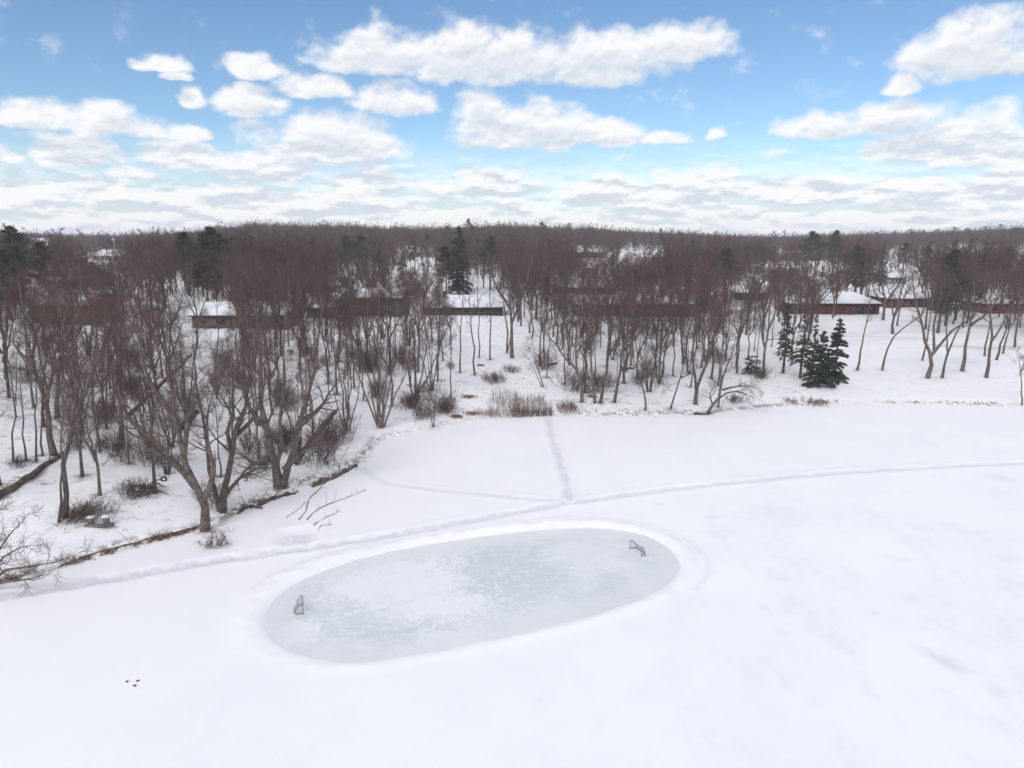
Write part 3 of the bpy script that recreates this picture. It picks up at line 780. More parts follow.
T('tree with wide crown before the right half of the two storey house', [[(390, 366), (389, 335), (392, 302), (388, 260)], [(390, 338), (402, 310), (408, 275)], [(389, 332), (378, 308), (368, 272)]], .22, 3.2, 10, GH)
T('slim tree between the two storey house and the deck house', [[(418, 372), (419, 335), (416, 300), (420, 262)], [(418, 335), (430, 308), (436, 280)]], .18, 2.8, 11, GH)
T('dark spreading tree before the far left slope house', [[(72, 372), (73, 340), (70, 305), (74, 258)], [(73, 345), (88, 315), (98, 275)], [(72, 338), (56, 310), (48, 275)]], .28, 3.6, 10, GH)
T('spreading tree at the left corner of the far left slope house', [[(34, 368), (35, 335), (30, 300), (32, 262)], [(35, 338), (46, 308), (54, 275)], [(34, 332), (20, 305), (12, 275)]], .26, 3.4, 10, GH)
T('tree at the right corner of the far left slope house', [[(103, 372), (104, 340), (107, 305), (103, 262)], [(104, 342), (117, 312), (126, 278)]], .24, 3.2, 10, GH)
T('broad crowned tree between the two left slope houses', [[(150, 368), (151, 335), (147, 300), (150, 250)], [(151, 338), (164, 305), (173, 265)], [(150, 330), (136, 300), (128, 262)]], .28, 3.8, 11, GH)
T('slim straight tree between the two left slope houses', [[(170, 372), (171, 330), (168, 290), (171, 258)]], .17, 2.8, 12, GH)
# lawn on the right
T('slim lawn tree leaning right below the end of the brick ranch house', [[(857, 370), (861, 350), (865, 330), (869, 308), (872, 290)]], .20, 2.0, 9, GR, t0=.55, dens=.8)
T('lawn tree with a long trunk bowing far to the right', [[(882, 370), (886, 352), (894, 337), (905, 326), (921, 316), (930, 300), (936, 280)], [(921, 316), (926, 295), (922, 275)]], .20, 2.2, 9, GR, t0=.5, dens=.8)
T('big Y forked tree low on the open lawn', [[(927, 378), (930, 365), (931, 355), (926, 340), (921, 326), (919, 310), (912, 285), (914, 262)], [(931, 356), (942, 342), (950, 332), (960, 326), (972, 318), (982, 300), (988, 275)], [(934, 352), (934, 325), (940, 295), (938, 265)]], .36, 3.2, 9, GR, t0=.45)
T('lawn tree leaning right just beside the big Y forked tree', [[(942, 378), (947, 358), (951, 345), (958, 330), (966, 305), (968, 275)], [(948, 355), (947, 335), (945, 310), (950, 285)]], .22, 2.8, 9, GR, t0=.45)
T('tall straight thick lawn tree leaning slightly right', [[(962, 371), (965, 350), (970, 325), (974, 295), (976, 262)], [(970, 326), (985, 315), (996, 300), (1003, 275)], [(972, 310), (960, 288), (952, 265)]], .32, 3.6, 10, GR, t0=.45)
T('crooked lawn tree forking high near the right edge', [[(986, 378), (989, 355), (992, 340), (990, 318), (984, 290), (987, 258)], [(992, 341), (1002, 326), (1010, 305), (1014, 275)]], .28, 3.2, 10, GR, t0=.45)
T('slim straight tree behind the big Y forked tree', [[(922, 361), (927, 340), (931, 315), (934, 285), (932, 262)]], .18, 2.8, 10, GR, t0=.45)
T('slim upright tree up the lawn behind the crooked forked tree', [[(985, 356), (988, 335), (991, 310), (989, 275)]], .2, 2.8, 10, GR, t0=.4)
T('lawn tree leaning right between the crooked tree and right edge', [[(996, 360), (1002, 340), (1008, 322), (1014, 290)], [(1006, 328), (1003, 300), (1000, 270)]], .22, 2.8, 10, GR, t0=.4)
T('thin leaning tree up the slope near the right edge', [[(1003, 354), (1007, 335), (1012, 315), (1018, 285)]], .2, 2.6, 10, GR, t0=.4)
T('rightmost tall tree on the upper slope before the red brick house', [[(1015, 347), (1017, 325), (1020, 300), (1019, 262)], [(1017, 320), (1030, 295), (1034, 270)]], .24, 3.2, 10, GR, t0=.4)
T('small thin tree alone by the shore at the right edge', [[(1022, 405), (1022, 385), (1020, 365), (1016, 350)], [(1021, 372), (1027, 355)]], .12, 1.4, 8, GR, t0=.4, dens=.7)
T('spreading tree with round crown right of the ranch house', [[(883, 320), (884, 308), (885, 298), (882, 280), (880, 256)], [(884, 305), (875, 292), (868, 275), (866, 262)], [(885, 302), (896, 288), (905, 270), (908, 255)]], .36, 4.2, 11, GR, t0=.3)
T('leaning tree with reddish round crown in front of the second brick house', [[(893, 334), (894, 320), (898, 304), (904, 285), (908, 256)], [(895, 316), (905, 296), (918, 272)], [(894, 318), (890, 298), (884, 272)]], .32, 3.8, 11, GR, t0=.35)
T('slim trunk standing behind the reddish round crowned tree', [[(897, 326), (899, 310), (906, 292), (912, 262)]], .22, 3.2, 10, GR, t0=.35)

# ------------------------------------------------------------------ evergreens
def leaf_quads(rng, C, D, ln, wd):
    """C centres (n,3), D directions; small needle sprays"""
    n = len(C)
    D = norm(D)
    s = norm(np.cross(D, rng.normal(size=(n, 3))))
    ln, wd = np.broadcast_to(ln, n)[:, None], np.broadcast_to(wd, n)[:, None]
    V = np.stack([C - D * ln * .5 - s * wd * .35, C - D * ln * .1 + s * wd * .5, C + D * ln * .5, C + D * ln * .05 - s * wd * .5], 1).reshape(-1, 3)
    return V, np.arange(n * 4).reshape(n, 4)


def spruce(seed, h_, rad, z0=.06, n=5200, mat='needle', gap=.25, bow=.9):
    rng = np.random.default_rng(seed)
    tb = Buf(); tb.tube([(0, 0, -.3), (.05, 0, h_ * .5), (0, .05, h_ * .98)], [h_ * .016 + .05, h_ * .009 + .03, .02], 7)
    nb = int(22 * h_ / 2)
    zb = z0 * h_ + (h_ * (1 - z0)) * rng.random(nb) ** 1.15
    az = rng.uniform(0, 6.283, nb)
    fr = (zb / h_ - z0) / (1 - z0)
    Lb = rad * (1 - fr) ** bow * rng.uniform(.7, 1.12, nb) + .12
    k = rng.integers(0, nb, n)
    wgt = Lb / Lb.max()
    k = rng.choice(nb, n, p=wgt / wgt.sum())
    t = rng.random(n) ** .6
    x = Lb[k] * t
    z = zb[k] + x * (.05 - .42 * t * (1 - fr[k]) + .1 * fr[k]) + rng.normal(size=n) * .06
    side = rng.normal(size=n) * .16 * (Lb[k] * (1.1 - t)) ** .7
    C = np.stack([np.cos(az[k]) * x - np.sin(az[k]) * side, np.sin(az[k]) * x + np.cos(az[k]) * side, z], 1)
    D = np.stack([np.cos(az[k]), np.sin(az[k]), -.25 - .2 * rng.random(n)], 1) + rng.normal(size=(n, 3)) * .45
    V, F = leaf_quads(rng, C, D, rng.uniform(.25, .6, n) * (h_ / 9) ** .5, rng.uniform(.10, .2, n) * (h_ / 9) ** .5)
    cb = Buf(); cb.add(V, F)
    P = np.stack([np.zeros((nb, 3)), np.stack([np.cos(az) * Lb * .5, np.sin(az) * Lb * .5, -.05 * Lb], 1), np.stack([np.cos(az) * Lb, np.sin(az) * Lb, -.3 * Lb * (1 - fr)], 1)], 1)
    P[:, :, 2] += zb[:, None]
    tv, tf = tubes(P, np.tile(np.array([[.035, .02, .008]]), (nb, 1)), 3); tb.add(tv, tf)
    return tb.mesh('evergreen_trunk', M['bark'], True), cb.mesh('evergreen_foliage', M[mat], False)


def pine(seed, h_, rad, z0=.4, n=7000, mat='needle', flatness=.35, limbs=34):
    rng = np.random.default_rng(seed)
    tb = Buf(); tb.tube([(0, 0, -.3), (.15, .1, h_ * .5), (.1, -.2, h_ * .96)], [.34, .22, .05], 8)
    fr = (np.arange(limbs) + rng.random(limbs)) / limbs
    zl = h_ * (z0 + (1 - z0) * fr * .97)
    az = rng.uniform(0, 6.283, limbs)
    prof = np.clip(1.15 * (1 - fr) ** .55 * (.55 + .45 * np.minimum(fr * 3.5, 1)), .16, 1)
    Lb = rad * prof * rng.uniform(.65, 1.12, limbs)
    P = np.stack([np.zeros((limbs, 3)), np.stack([np.cos(az) * Lb * .5, np.sin(az) * Lb * .5, .12 * Lb], 1), np.stack([np.cos(az) * Lb, np.sin(az) * Lb, .3 * Lb], 1)], 1)
    P[:, :, 2] += zl[:, None]
    v, f = tubes(P, np.tile(np.array([[.11, .07, .02]]), (limbs, 1)), 4); tb.add(v, f)
    nc = limbs * 6
    kl = np.concatenate([np.arange(limbs)] * 6)
    t = rng.uniform(.35, 1.05, nc)
    cen = np.stack([np.cos(az[kl]) * Lb[kl] * t, np.sin(az[kl]) * Lb[kl] * t, zl[kl] + .28 * Lb[kl] * t], 1)
    cen += rng.normal(size=(nc, 3)) * np.array([.55, .55, .2]) * (Lb[kl] / 3)[:, None]
    cr = rng.uniform(.5, 1.05, nc) * (rad / 4) ** .5
    k = rng.integers(0, nc, n)
    q = norm(rng.normal(size=(n, 3))) * (rng.random(n) ** .4)[:, None]
    C = cen[k] + q * cr[k][:, None] * np.array([1, 1, flatness * 1.3])
    D = q + np.array([0, 0, .5]) + rng.normal(size=(n, 3)) * .4
    V, F = leaf_quads(rng, C, D, rng.uniform(.28, .6, n) * (rad / 4) ** .4, rng.uniform(.12, .24, n) * (rad / 4) ** .4)
    cb = Buf(); cb.add(V, F)
    return tb.mesh('evergreen_trunk', M['bark'], True), cb.mesh('evergreen_foliage', M[mat], False)


def evergreen(label, px, ytop, Y, kind, wpx, name='pine_tree', group='evergreens among the woods', base_py=None, mat='needle', seed=None, **kw):
    """px: column, ytop: row of the tip, Y: distance (or base_py)"""
    if base_py is not None:
        b = ground(px, base_py)
    else:
        x = (px - 512) / FPX * Y * .99
        b = np.array([x, Y, hz(x, Y)])
    top = on_plane(px, ytop, b[1])
    h_ = top[2] - b[2]
    rad = wpx / 2 * b[1] / FPX
    fn = spruce if kind == 'spruce' else pine
    tm, cm = fn(seed or int(px * 7 + ytop), h_, rad, mat=mat, **kw)
    root = empty(name, (b[0], b[1], b[2]))
    tag(root, label, 'tree', group)
    link('trunk', tm, root); link('crown', cm, root)
    TREES.append((b[0], b[1]))
    KEEP.append((px - wpx * .45, px + wpx * .45, ytop + (1.4 if kind == 'spruce' else .95) * wpx, b[1], .95 if b[1] < 235 else .78))


E = evergreen
E('green spruce with visible tiers standing foremost by the lawn edge', 834, 317, 0, 'spruce', 30, 'spruce_tree', 'evergreens at the lawn edge', 381, n=8000, bow=.75)
E('short dark spruce leaning against the foremost green spruce', 819, 332, 0, 'spruce', 36, 'spruce_tree', 'evergreens at the lawn edge', 387, n=7500, mat='needle', bow=.7)
E('tall dull spruce with sparse brown branches left of the green spruce', 800, 308, 0, 'spruce', 26, 'spruce_tree', 'evergreens at the lawn edge', 378, mat='needle_dull', n=1100, z0=.2)
E('tall dark narrow spruce at left of the lawn edge cluster', 783, 304, 0, 'spruce', 18, 'spruce_tree', 'evergreens at the lawn edge', 373, mat='needle_dull', n=1500, z0=.25, bow=.6)
E('thin dark spruce between the brown spruce and the short spruce', 811, 312, 0, 'spruce', 18, 'spruce_tree', 'evergreens at the lawn edge', 379, mat='needle_brown', n=1100)
E('small bushy dark cedar low on the shore bank', 751, 354, 0, 'spruce', 30, 'cedar_bush', 'evergreens at the lawn edge', 374, n=2200, bow=.6)
E('tall pine at the extreme left edge of the horizon', 18, 225, 150, 'pine', 36, mat='needle', z0=.3, n=9000)
E('second broad pine at left edge, brownish below', 44, 242, 165, 'pine', 30, mat='needle_brown', z0=.3)
E('dense brown green pine low at the left edge', 4, 248, 135, 'pine', 44, mat='needle_dull', z0=.25)
E('small dark fir before the pale pink far house', 47, 252, 230, 'spruce', 13, 'fir_tree', n=1800)
E('large dark windswept pine on the left skyline', 213, 228, 185, 'pine', 36, z0=.5, n=13000, flatness=.45)
E('rounded dark pine left of the windswept skyline pine', 188, 232, 195, 'pine', 26, z0=.5, n=6000)
E('dull brown pine under the windswept skyline pine', 205, 262, 150, 'pine', 44, mat='needle_dull', z0=.45)
E('pair-forming dark pine, left one of the two above the two storey house', 348, 236, 250, 'pine', 22, z0=.45, n=5000, flatness=.6)
E('pair-forming dark pine, right one of the two above the two storey house', 362, 235, 255, 'pine', 22, z0=.45, n=5000, flatness=.6)
E('narrow olive fir right of the pair of dark pines', 381, 241, 250, 'spruce', 10, 'fir_tree', n=1500)
E('small bright green fir beside the far cream house', 403, 247, 235, 'spruce', 20, 'fir_tree', n=2200)
E('large cone shaped dark fir on the centre skyline', 459, 226, 215, 'spruce', 28, 'fir_tree', n=11000, bow=.55)
E('spiky far pine poking above the skyline right of the cone shaped fir', 470, 218, 420, 'pine', 15, z0=.35, n=3000)
E('dull pine skirt left of the cone shaped fir', 446, 246, 205, 'pine', 26, mat='needle_brown', z0=.35, n=4000)
E('wide olive pine right of the cone shaped fir', 490, 237, 230, 'pine', 30, mat='needle', z0=.45, n=5500)
E('small far pine at the skyline left of the spiky pine', 449, 225, 470, 'pine', 11, z0=.4, n=1800)
E('far dark pine over the centre between thin firs', 428, 233, 320, 'pine', 14, z0=.4, n=2200)
E('tall narrow dark fir beside the snowy valley road', 659, 228, 420, 'spruce', 11, 'fir_tree', n=2600, bow=.45)
E('small narrow dark fir left of the snowy valley road top', 634, 234, 520, 'spruce', 7, 'fir_tree', n=1200, bow=.5)
E('round far pine on the skyline right of centre', 568, 223, 560, 'pine', 11, z0=.3, n=1800, flatness=.6)
E('flat topped far pine on the skyline at centre right', 541, 222, 480, 'pine', 18, z0=.4, n=2600)
E('dull green pine in the wood right of the valley', 726, 249, 190, 'pine', 26, mat='needle_brown', z0=.45, n=5000)
E('brownish pine beyond the dull green wood pine', 757, 236, 330, 'spruce', 14, 'fir_tree', mat='needle_brown', n=1800)
E('low olive pine left of the brownish far fir', 745, 246, 300, 'pine', 18, mat='needle', z0=.4, n=2600)
E('broad dark round pine, left of the skyline pair at right', 810, 231, 330, 'pine', 26, z0=.3, n=6000, flatness=.6)
E('broad dark round pine, right of the skyline pair at right', 832, 230, 320, 'pine', 21, z0=.25, n=6500, flatness=.75)
E('tall shaggy dark pine behind the ranch house roof', 856, 246, 205, 'pine', 28, z0=.22, n=10000)
E('smaller dark pine at the shoulder of the shaggy pine', 881, 240, 260, 'spruce', 15, 'fir_tree', n=2200)
E('dark green shaggy pine standing among the lawn trees', 952, 250, 150, 'pine', 36, z0=.3, n=12000)
E('thin dark fir right of the shaggy lawn pine', 982, 254, 175, 'spruce', 14, 'fir_tree', n=5000)
E('brown green pine low among lawn trees right of the bowed trunk', 945, 292, 140, 'pine', 32, mat='needle_brown', z0=.45, n=4000)
for i, (px, yt, Yd, w) in enumerate([(770, 231, 700, 12), (781, 230, 720, 9), (700, 235, 640, 8), (872, 232, 620, 14), (905, 229, 640, 16), (918, 230, 600, 12), (932, 229, 620, 16), (948, 227, 600, 18), (962, 228, 560, 16), (978, 226, 600, 15),
                                     (993, 224, 580, 14), (1008, 227, 540, 18), (1020, 226, 520, 16), (889, 231, 660, 12)]):
    E('far dark pine in the evergreen belt along the right horizon', px, yt, Yd, 'pine', w, group='far pines along the right horizon', z0=.3, n=1500, flatness=.6)
for (lab, px, yt, Yd, w, kd, mt) in [
        ('dark pine over the wood behind the deck house, left of the clearing pines', 415, 240, 300, 13, 'pine', 'needle'),
        ('olive pine low behind the long house with the white roof', 549, 238, 300, 16, 'pine', 'needle_brown'),
        ('dark fir tip over the wood left of the valley road', 612, 236, 380, 8, 'spruce', 'needle'),
        ('dark pine over the wood right of the tall valley fir', 690, 240, 330, 14, 'pine', 'needle'),
        ('dark pine cluster over the wood above the lawn house', 902, 243, 300, 18, 'pine', 'needle'),
        ('lone dark pine over the wood above the right lawn trees', 925, 246, 260, 16, 'pine', 'needle_brown'),
        ('dark pine behind the lawn trees near the right edge', 1006, 246, 260, 20, 'pine', 'needle'),
        ('dark pine over the wood between the windswept pine and the pair', 282, 240, 300, 13, 'pine', 'needle_brown'),
        ('small dark pine over the wood left of the rounded skyline pine', 152, 244, 300, 14, 'pine', 'needle')]:
    E(lab, px, yt, Yd, kd, w, 'pine_tree' if kd == 'pine' else 'fir_tree', mat=mt, n=2600)
for i, (px, yt, Yd, w) in enumerate([(56, 234, 560, 8), (86, 233, 640, 10), (104, 232, 660, 9), (113, 233, 620, 10), (68, 236, 520, 8), (128, 235, 650, 8)]):
    E('far dark pine dotted along the left horizon', px, yt, Yd, 'pine', w, group='far pines along the left horizon', z0=.3, n=1300, flatness=.6)


# ------------------------------------------------------------------ repeated bare trees
rng = random.Random(11)


def proto(seed, kind, hgt):
    r = random.Random(seed)
    if kind == 'pole':
        st = [[(0, 0, 0), (r.uniform(-.4, .4), r.uniform(-.4, .4), hgt * .5), (r.uniform(-.8, .8), r.uniform(-.8, .8), hgt)]]
        return bare_tree_meshes(seed, st, .12 + hgt * .002, hgt * .20, 12, .42, .88, 1, .07)
    if kind == 'fork':
        hf = hgt * r.uniform(.25, .4)
        st = [[(0, 0, 0), (r.uniform(-.3, .3), r.uniform(-.3, .3), hf), (r.uniform(-1.5, 1.5), r.uniform(-1.5, 1.5), hgt * .7), (r.uniform(-2, 2), r.uniform(-2, 2), hgt)]]
        for k in range(r.randint(2, 3)):
            a = r.uniform(0, 6.28)
            st.append([(0, 0, hf * r.uniform(.9, 1.3)), (math.cos(a) * 1.3, math.sin(a) * 1.3, hgt * .55), (math.cos(a) * hgt * .22, math.sin(a) * hgt * .22, hgt * r.uniform(.85, .98))])
        return bare_tree_meshes(seed, st, .14 + hgt * .005, hgt * .23, 8, .40, .90, 1, .06)
    n = r.randint(4, 6); st = []
    for k in range(n):
        a = 6.28 * k / n + r.uniform(-.4, .4); q = r.uniform(.12, .3)
        st.append([(math.cos(a) * .15, math.sin(a) * .15, 0), (math.cos(a) * hgt * q * .5, math.sin(a) * hgt * q * .5, hgt * .5), (math.cos(a) * hgt * q, math.sin(a) * hgt * q, hgt * r.uniform(.8, 1))])
    return bare_tree_meshes(seed, st, .13, hgt * .18, 7, .45, .82, 1, .07)


PROTO = []
for i, (k, h_) in enumerate([('pole', 12), ('pole', 14), ('fork', 14), ('fork', 16), ('fork', 15), ('fan', 12), ('fork', 17), ('pole', 15), ('fan', 14), ('fork', 13)]):
    PROTO.append((k, h_, proto(900 + i, k, h_)))


def free(x, y, rad):
    for hx, hy, rx, ry, *_ in HOUSES:
        if abs(x - hx) < rx and abs(y - hy) < ry: return False
    for tx, ty in TREES:
        if (tx - x) ** 2 + (ty - y) ** 2 < rad * rad: return False
    return True


ZLAB = [
    (lambda px, d: d < 92 and px < 440, 'thin bare tree among the crowd on the snowy left slope below the houses', 'bare trees crowding the left slope'),
    (lambda px, d: d < 125 and px < 330, 'bare tree in the thicket just below the left hillside houses', 'bare trees below the left houses'),
    (lambda px, d: d < 135 and px < 560, 'bare tree in the thicket below the house with the low deck', 'bare trees below the deck house'),
    (lambda px, d: d < 150 and px >= 560, 'bare tree in the wood between middle shore and long brown house', 'bare trees before the long brown house'),
    (lambda px, d: px < 330, 'tall bare tree in the dense wood round and behind the left houses', 'bare trees behind the left houses'),
    (lambda px, d: px < 560, 'tall bare tree in the dense wood behind the two storey and deck houses', 'bare trees behind the centre houses'),
    (lambda px, d: px < 780, 'tall bare tree in the wood behind the long brown house', 'bare trees behind the long brown house'),
    (lambda px, d: True, 'tall bare tree in the wood behind the brick houses at right', 'bare trees behind the brick houses'),
]

NC = 64000
nr = np.random.default_rng(21)
u_ = nr.random(NC)
cy_ = np.where(np.arange(NC) < 26000, np.sqrt(48 ** 2 + u_ * (215 ** 2 - 48 ** 2)), np.sqrt(50 ** 2 + u_ * (1150 ** 2 - 50 ** 2)))
cpx = nr.uniform(-70, 1094, NC)
cx_ = (cpx - 512) / FPX * cy_ * 1.005
cd = np.hypot(cx_, cy_)
dsh = cy_ - np.interp(cx_, SHORE[:, 0], SHORE[:, 1])
cz = height(cx_, cy_, False)


def cell(k, size=5.0):
    n = (np.floor(cx_ / size).astype(np.int64) * 73856093) ^ (np.floor(cy_ / size).astype(np.int64) * 19349663) ^ (k * 83492791)
    n = ((n & 0x7fffffff) * 1103515245 + 12345) & 0x7fffffff
    n = ((n ^ (n >> 11)) * 1274126177) & 0x7fffffff
    return ((n >> 8) & 0xffff) / 65535.0

bad = dsh < 9
bad |= (cpx > 812) & (cd < 168)                               # open lawn
bad |= (cpx > 760) & (cpx <= 812) & (cd < 122)
bad |= (cpx > 452) & (cpx < 536) & (cd < 132)                 # centre clearing
bad |= (cpx > 440) & (cpx < 545) & (cd < 175) & (cell(1) < .5)
bad |= (cpx > 618) & (cpx < 662) & (cd > 190) & (cd < 560)    # snowy valley
bad |= (cpx > 88) & (cpx < 132) & (cd > 250) & (cd < 470)
bad |= (cd < 128) & (cell(2) < np.where(cpx < 440, .26, .22))
tpx, tpy = pix_np(np.stack([cx_, cy_, cz + np.where(cd < 128, 11.5, 15)], 1))
hw = 2.2 / cd * FPX
for ki, (k0, k1, krow, kd, share) in enumerate(KEEP):                          # keep roofs and evergreens partly in view
    bad |= (k0 - hw < cpx) & (cpx < k1 + hw) & (cy_ < kd - 3) & (tpy < krow) & (cell(10 + ki) < share)
crad = np.where(cd < 128, 3.7, np.where(cd < 175, 4.9, np.where(cd < 400, 3.9, 5.2)))
cand = [(cd[i], cx_[i], cy_[i], cpx[i], crad[i]) for i in np.nonzero(~bad)[0]]
cand.sort()
grid = {}
acc = []
for d, x, y, px, rad in cand:
    kx, ky = int(x // 8), int(y // 8)
    ok = True
    for a in (-1, 0, 1):
        for b in (-1, 0, 1):
            for (qx, qy) in grid.get((kx + a, ky + b), ()):
                if (qx - x) ** 2 + (qy - y) ** 2 < rad * rad: ok = False
    if not ok: continue
    if d < 330 and not free(x, y, 3.4): continue
    grid.setdefault((kx, ky), []).append((x, y))
    acc.append((d, x, y, px))
N_BARE = NT[0]
N_IND = 296 - N_BARE
ind, far = acc[:N_IND], acc[N_IND:]
for d, x, y, px in ind:
    near = d < 128
    opts = [0, 1, 5, 9, 2] if near else [1, 2, 3, 4, 6, 7, 8, 3, 4, 6]
    k, h_, (tm, cm) = PROTO[rng.choice(opts)]
    tgt = (rng.uniform(10.5, 14) if px < 440 and d > 85 else rng.uniform(8.5, 12.5)) if near else rng.uniform(12.5, 16)
    root = empty('bare_tree', (x, y, hz(x, y) - .05), rng.uniform(0, 6.28), tgt / h_)
    lab = next(z for z in ZLAB if z[0](px, d))
    tag(root, lab[1], 'tree', lab[2])
    link('trunk', tm, root); link('crown', cm, root)
    TREES.append((x, y))
print('individual bare trees', NT[0] + len(ind), 'woodland', len(far))

# far woodland: one object, geometry nodes scatter four bare tree shapes
fcol = bpy.data.collections.new('woodland_shapes')
for i in range(5):
    r = random.Random(50 + i); hgt = 16
    hgt = r.uniform(14.5, 16)
    st = [[(0, 0, 0), (r.uniform(-.4, .4), r.uniform(-.4, .4), 5), (r.uniform(-1, 1), r.uniform(-1, 1), 10), (r.uniform(-1.4, 1.4), r.uniform(-1.4, 1.4), hgt)]]
    for k in range(5):
        a = k * 1.2566 + r.uniform(-.4, .4); q = r.uniform(3.4, 5.0)
        st.append([(0, 0, r.uniform(4, 6)), (math.cos(a) * 2.0, math.sin(a) * 2.0, 8.5), (math.cos(a) * q, math.sin(a) * q, r.uniform(10.5, 13))])
    tm, cm = bare_tree_meshes(300 + i, st, .24, 3.3, 7, .33, 1.05, 2.3, .03, lod=1, nm='woodland')
    tm.materials[0] = M['far_twig']; cm.materials[0] = M['far_twig']
    nv = len(tm.vertices)
    va = np.empty(nv * 3, np.float32); tm.vertices.foreach_get('co', va)
    vb = np.empty(len(cm.vertices) * 3, np.float32); cm.vertices.foreach_get('co', vb)
    fa = np.array([p.vertices[:] for p in tm.polygons if len(p.vertices) == 4]); fb = np.array([p.vertices[:] for p in cm.polygons if len(p.vertices) == 4])
    me = mesh_np('woodland_tree', np.concatenate([va.reshape(-1, 3), vb.reshape(-1, 3)]), np.concatenate([fa, fb + nv]), M['far_twig'])
    ob = bpy.data.objects.new('woodland_shape', me)
    fcol.objects.link(ob)
pts = np.array([(x, y, 0) for d, x, y, px in far])
pts[:, 2] = height(pts[:, 0], pts[:, 1], False) - .1
wm = bpy.data.meshes.new('woodland')
wm.vertices.add(len(pts)); wm.vertices.foreach_set('co', pts.astype(np.float32).ravel())
wo = link('woodland', wm)
tag(wo, 'far wood of bare brown trees filling everything from the houses to the horizon', 'woodland', None, 'stuff')
ng = bpy.data.node_groups.new('woodland_scatter', 'GeometryNodeTree')
ng.interface.new_socket('Geometry', in_out='INPUT', socket_type='NodeSocketGeometry')
ng.interface.new_socket('Geometry', in_out='OUTPUT', socket_type='NodeSocketGeometry')
gi, go = ng.nodes.new('NodeGroupInput'), ng.nodes.new('NodeGroupOutput')
ip = ng.nodes.new('GeometryNodeInstanceOnPoints')
ci = ng.nodes.new('GeometryNodeCollectionInfo')
ci.inputs['Collection'].default_value = fcol
ci.inputs['Separate Children'].default_value = True
ip.inputs['Pick Instance'].default_value = True
rv = ng.nodes.new('FunctionNodeRandomValue'); rv.data_type = 'FLOAT_VECTOR'
rv.inputs[0].default_value = (0, 0, 0); rv.inputs[1].default_value = (.06, .06, 6.28)
rs = ng.nodes.new('FunctionNodeRandomValue'); rs.data_type = 'FLOAT'
rs.inputs[2].default_value = .62; rs.inputs[3].default_value = 1.22; rs.inputs['Seed'].default_value = 4
ri = ng.nodes.new('FunctionNodeRandomValue'); ri.data_type = 'INT'
ri.inputs[4].default_value = 0; ri.inputs[5].default_value = 4; ri.inputs['Seed'].default_value = 9
L = ng.links
L.new(gi.outputs[0], ip.inputs['Points']); L.new(ci.outputs[0], ip.inputs['Instance'])
L.new(ri.outputs[2], ip.inputs['Instance Index']); L.new(rv.outputs[0], ip.inputs['Rotation']); L.new(rs.outputs[1], ip.inputs['Scale'])
L.new(ip.outputs[0], go.inputs[0])
md = wo.modifiers.new('scatter', 'NODES'); md.node_group = ng


# ------------------------------------------------------------------ shrubs, reeds, logs, brush
def shrub_mesh(seed, h_, w, n, mat, lean=(0, 0), flat_=1.0):
    rng = np.random.default_rng(seed)
    S = np.stack([rng.normal(size=n) * w * .22, rng.normal(size=n) * w * .22 * flat_, np.full(n, -.1)], 1)
    D = np.stack([rng.normal(size=n) * .42 + lean[0], rng.normal(size=n) * .42 + lean[1], np.ones(n)], 1)
    ln = h_ * rng.uniform(.55, 1.05, n)
    P, Rr = grow(rng, S, D, ln, rng.uniform(.012, .024, n), 4, .12, .03, .35)
    b = Buf(); v, f = tubes(P, Rr, 3); b.add(v, f)
    S, D, t, rad = spawn(rng, P, Rr, 6, .3, 1, (18, 55), 1, .7, .2)
    P2, R2 = grow(rng, S, D, np.repeat(ln, 6) * .35 * rng.uniform(.5, 1.2, len(t)), np.clip(rad, .008, .014), 2, .15, .05, .5)
    v, f = tubes(P2, R2, 3); b.add(v, f)
    S, D, t, rad = spawn(rng, P2, R2, 3, .3, 1, (18, 50), 1, .8, .1)
    P3, R3 = grow(rng, S, D, rng.uniform(.15, .4, len(t)) * h_ / 1.6, np.full(len(t), .007), 1, .1, .05, .5)
    v, f = tubes(P3, R3, 3); b.add(v, f)
    return b.mesh('shrub', M[mat], True)


def shrub(label, px, py, h_, w, n=40, mat='twig', group=None, name='shrub', cat='shrub', seed=None, lean=(0, 0)):
    b = ground(px, py)
    o = link(name, shrub_mesh(seed or int(px * 3 + py), h_, w, n, mat, lean), None, b)
    tag(o, label, cat, group)
    return o


G_S = 'twiggy shrubs on the banks'
shrub('grey rounded leafless shrub on the open snow of the left bank', 133, 497, 1.5, 2.0, 60, 'twig', G_S)
shrub('dense brown brush heap at foot of the thick straight tree', 80, 518, 1.4, 3.0, 110, 'dead_wood', G_S, lean=(.9, .1))
shrub('tangled brown thicket at the base of the V shaped shore tree', 213, 505, 2.2, 2.4, 40, 'twig', G_S)
shrub('thin spread of twigs hanging over the snow below the bowed tree', 212, 545, 1.1, 1.8, 34, 'twig', G_S, lean=(.5, -.6))
shrub('pale rusty shrub in the snow of the centre clearing', 494, 382, 1.5, 3.4, 90, 'reed', G_S)
shrub('small rusty shrub upper right of the pale clearing shrub', 512, 372, 1.2, 2.4, 50, 'reed', G_S)
shrub('rust coloured brush at the pond edge left of the tan tufts', 446, 412, 1.5, 2.8, 80, 'reed', G_S)
shrub('dense twiggy shrub at foot of the second fan of stems', 412, 408, 2.0, 3.6, 110, 'twig', G_S)
shrub('twiggy shrub between the fan clump and the shore sapling', 424, 418, 1.5, 2.8, 60, 'twig', G_S)
shrub('brown tangle below the cluster of thin pale stems', 330, 442, 1.9, 3.0, 46, 'twig', G_S)
shrub('low brown brush on the shore by the curved long limbed tree', 568, 411, 1.3, 3.2, 80, 'reed', G_S)
shrub('grey brush beneath the low sprawling tree on the shore', 735, 402, 1.1, 3.0, 60, 'twig', G_S)
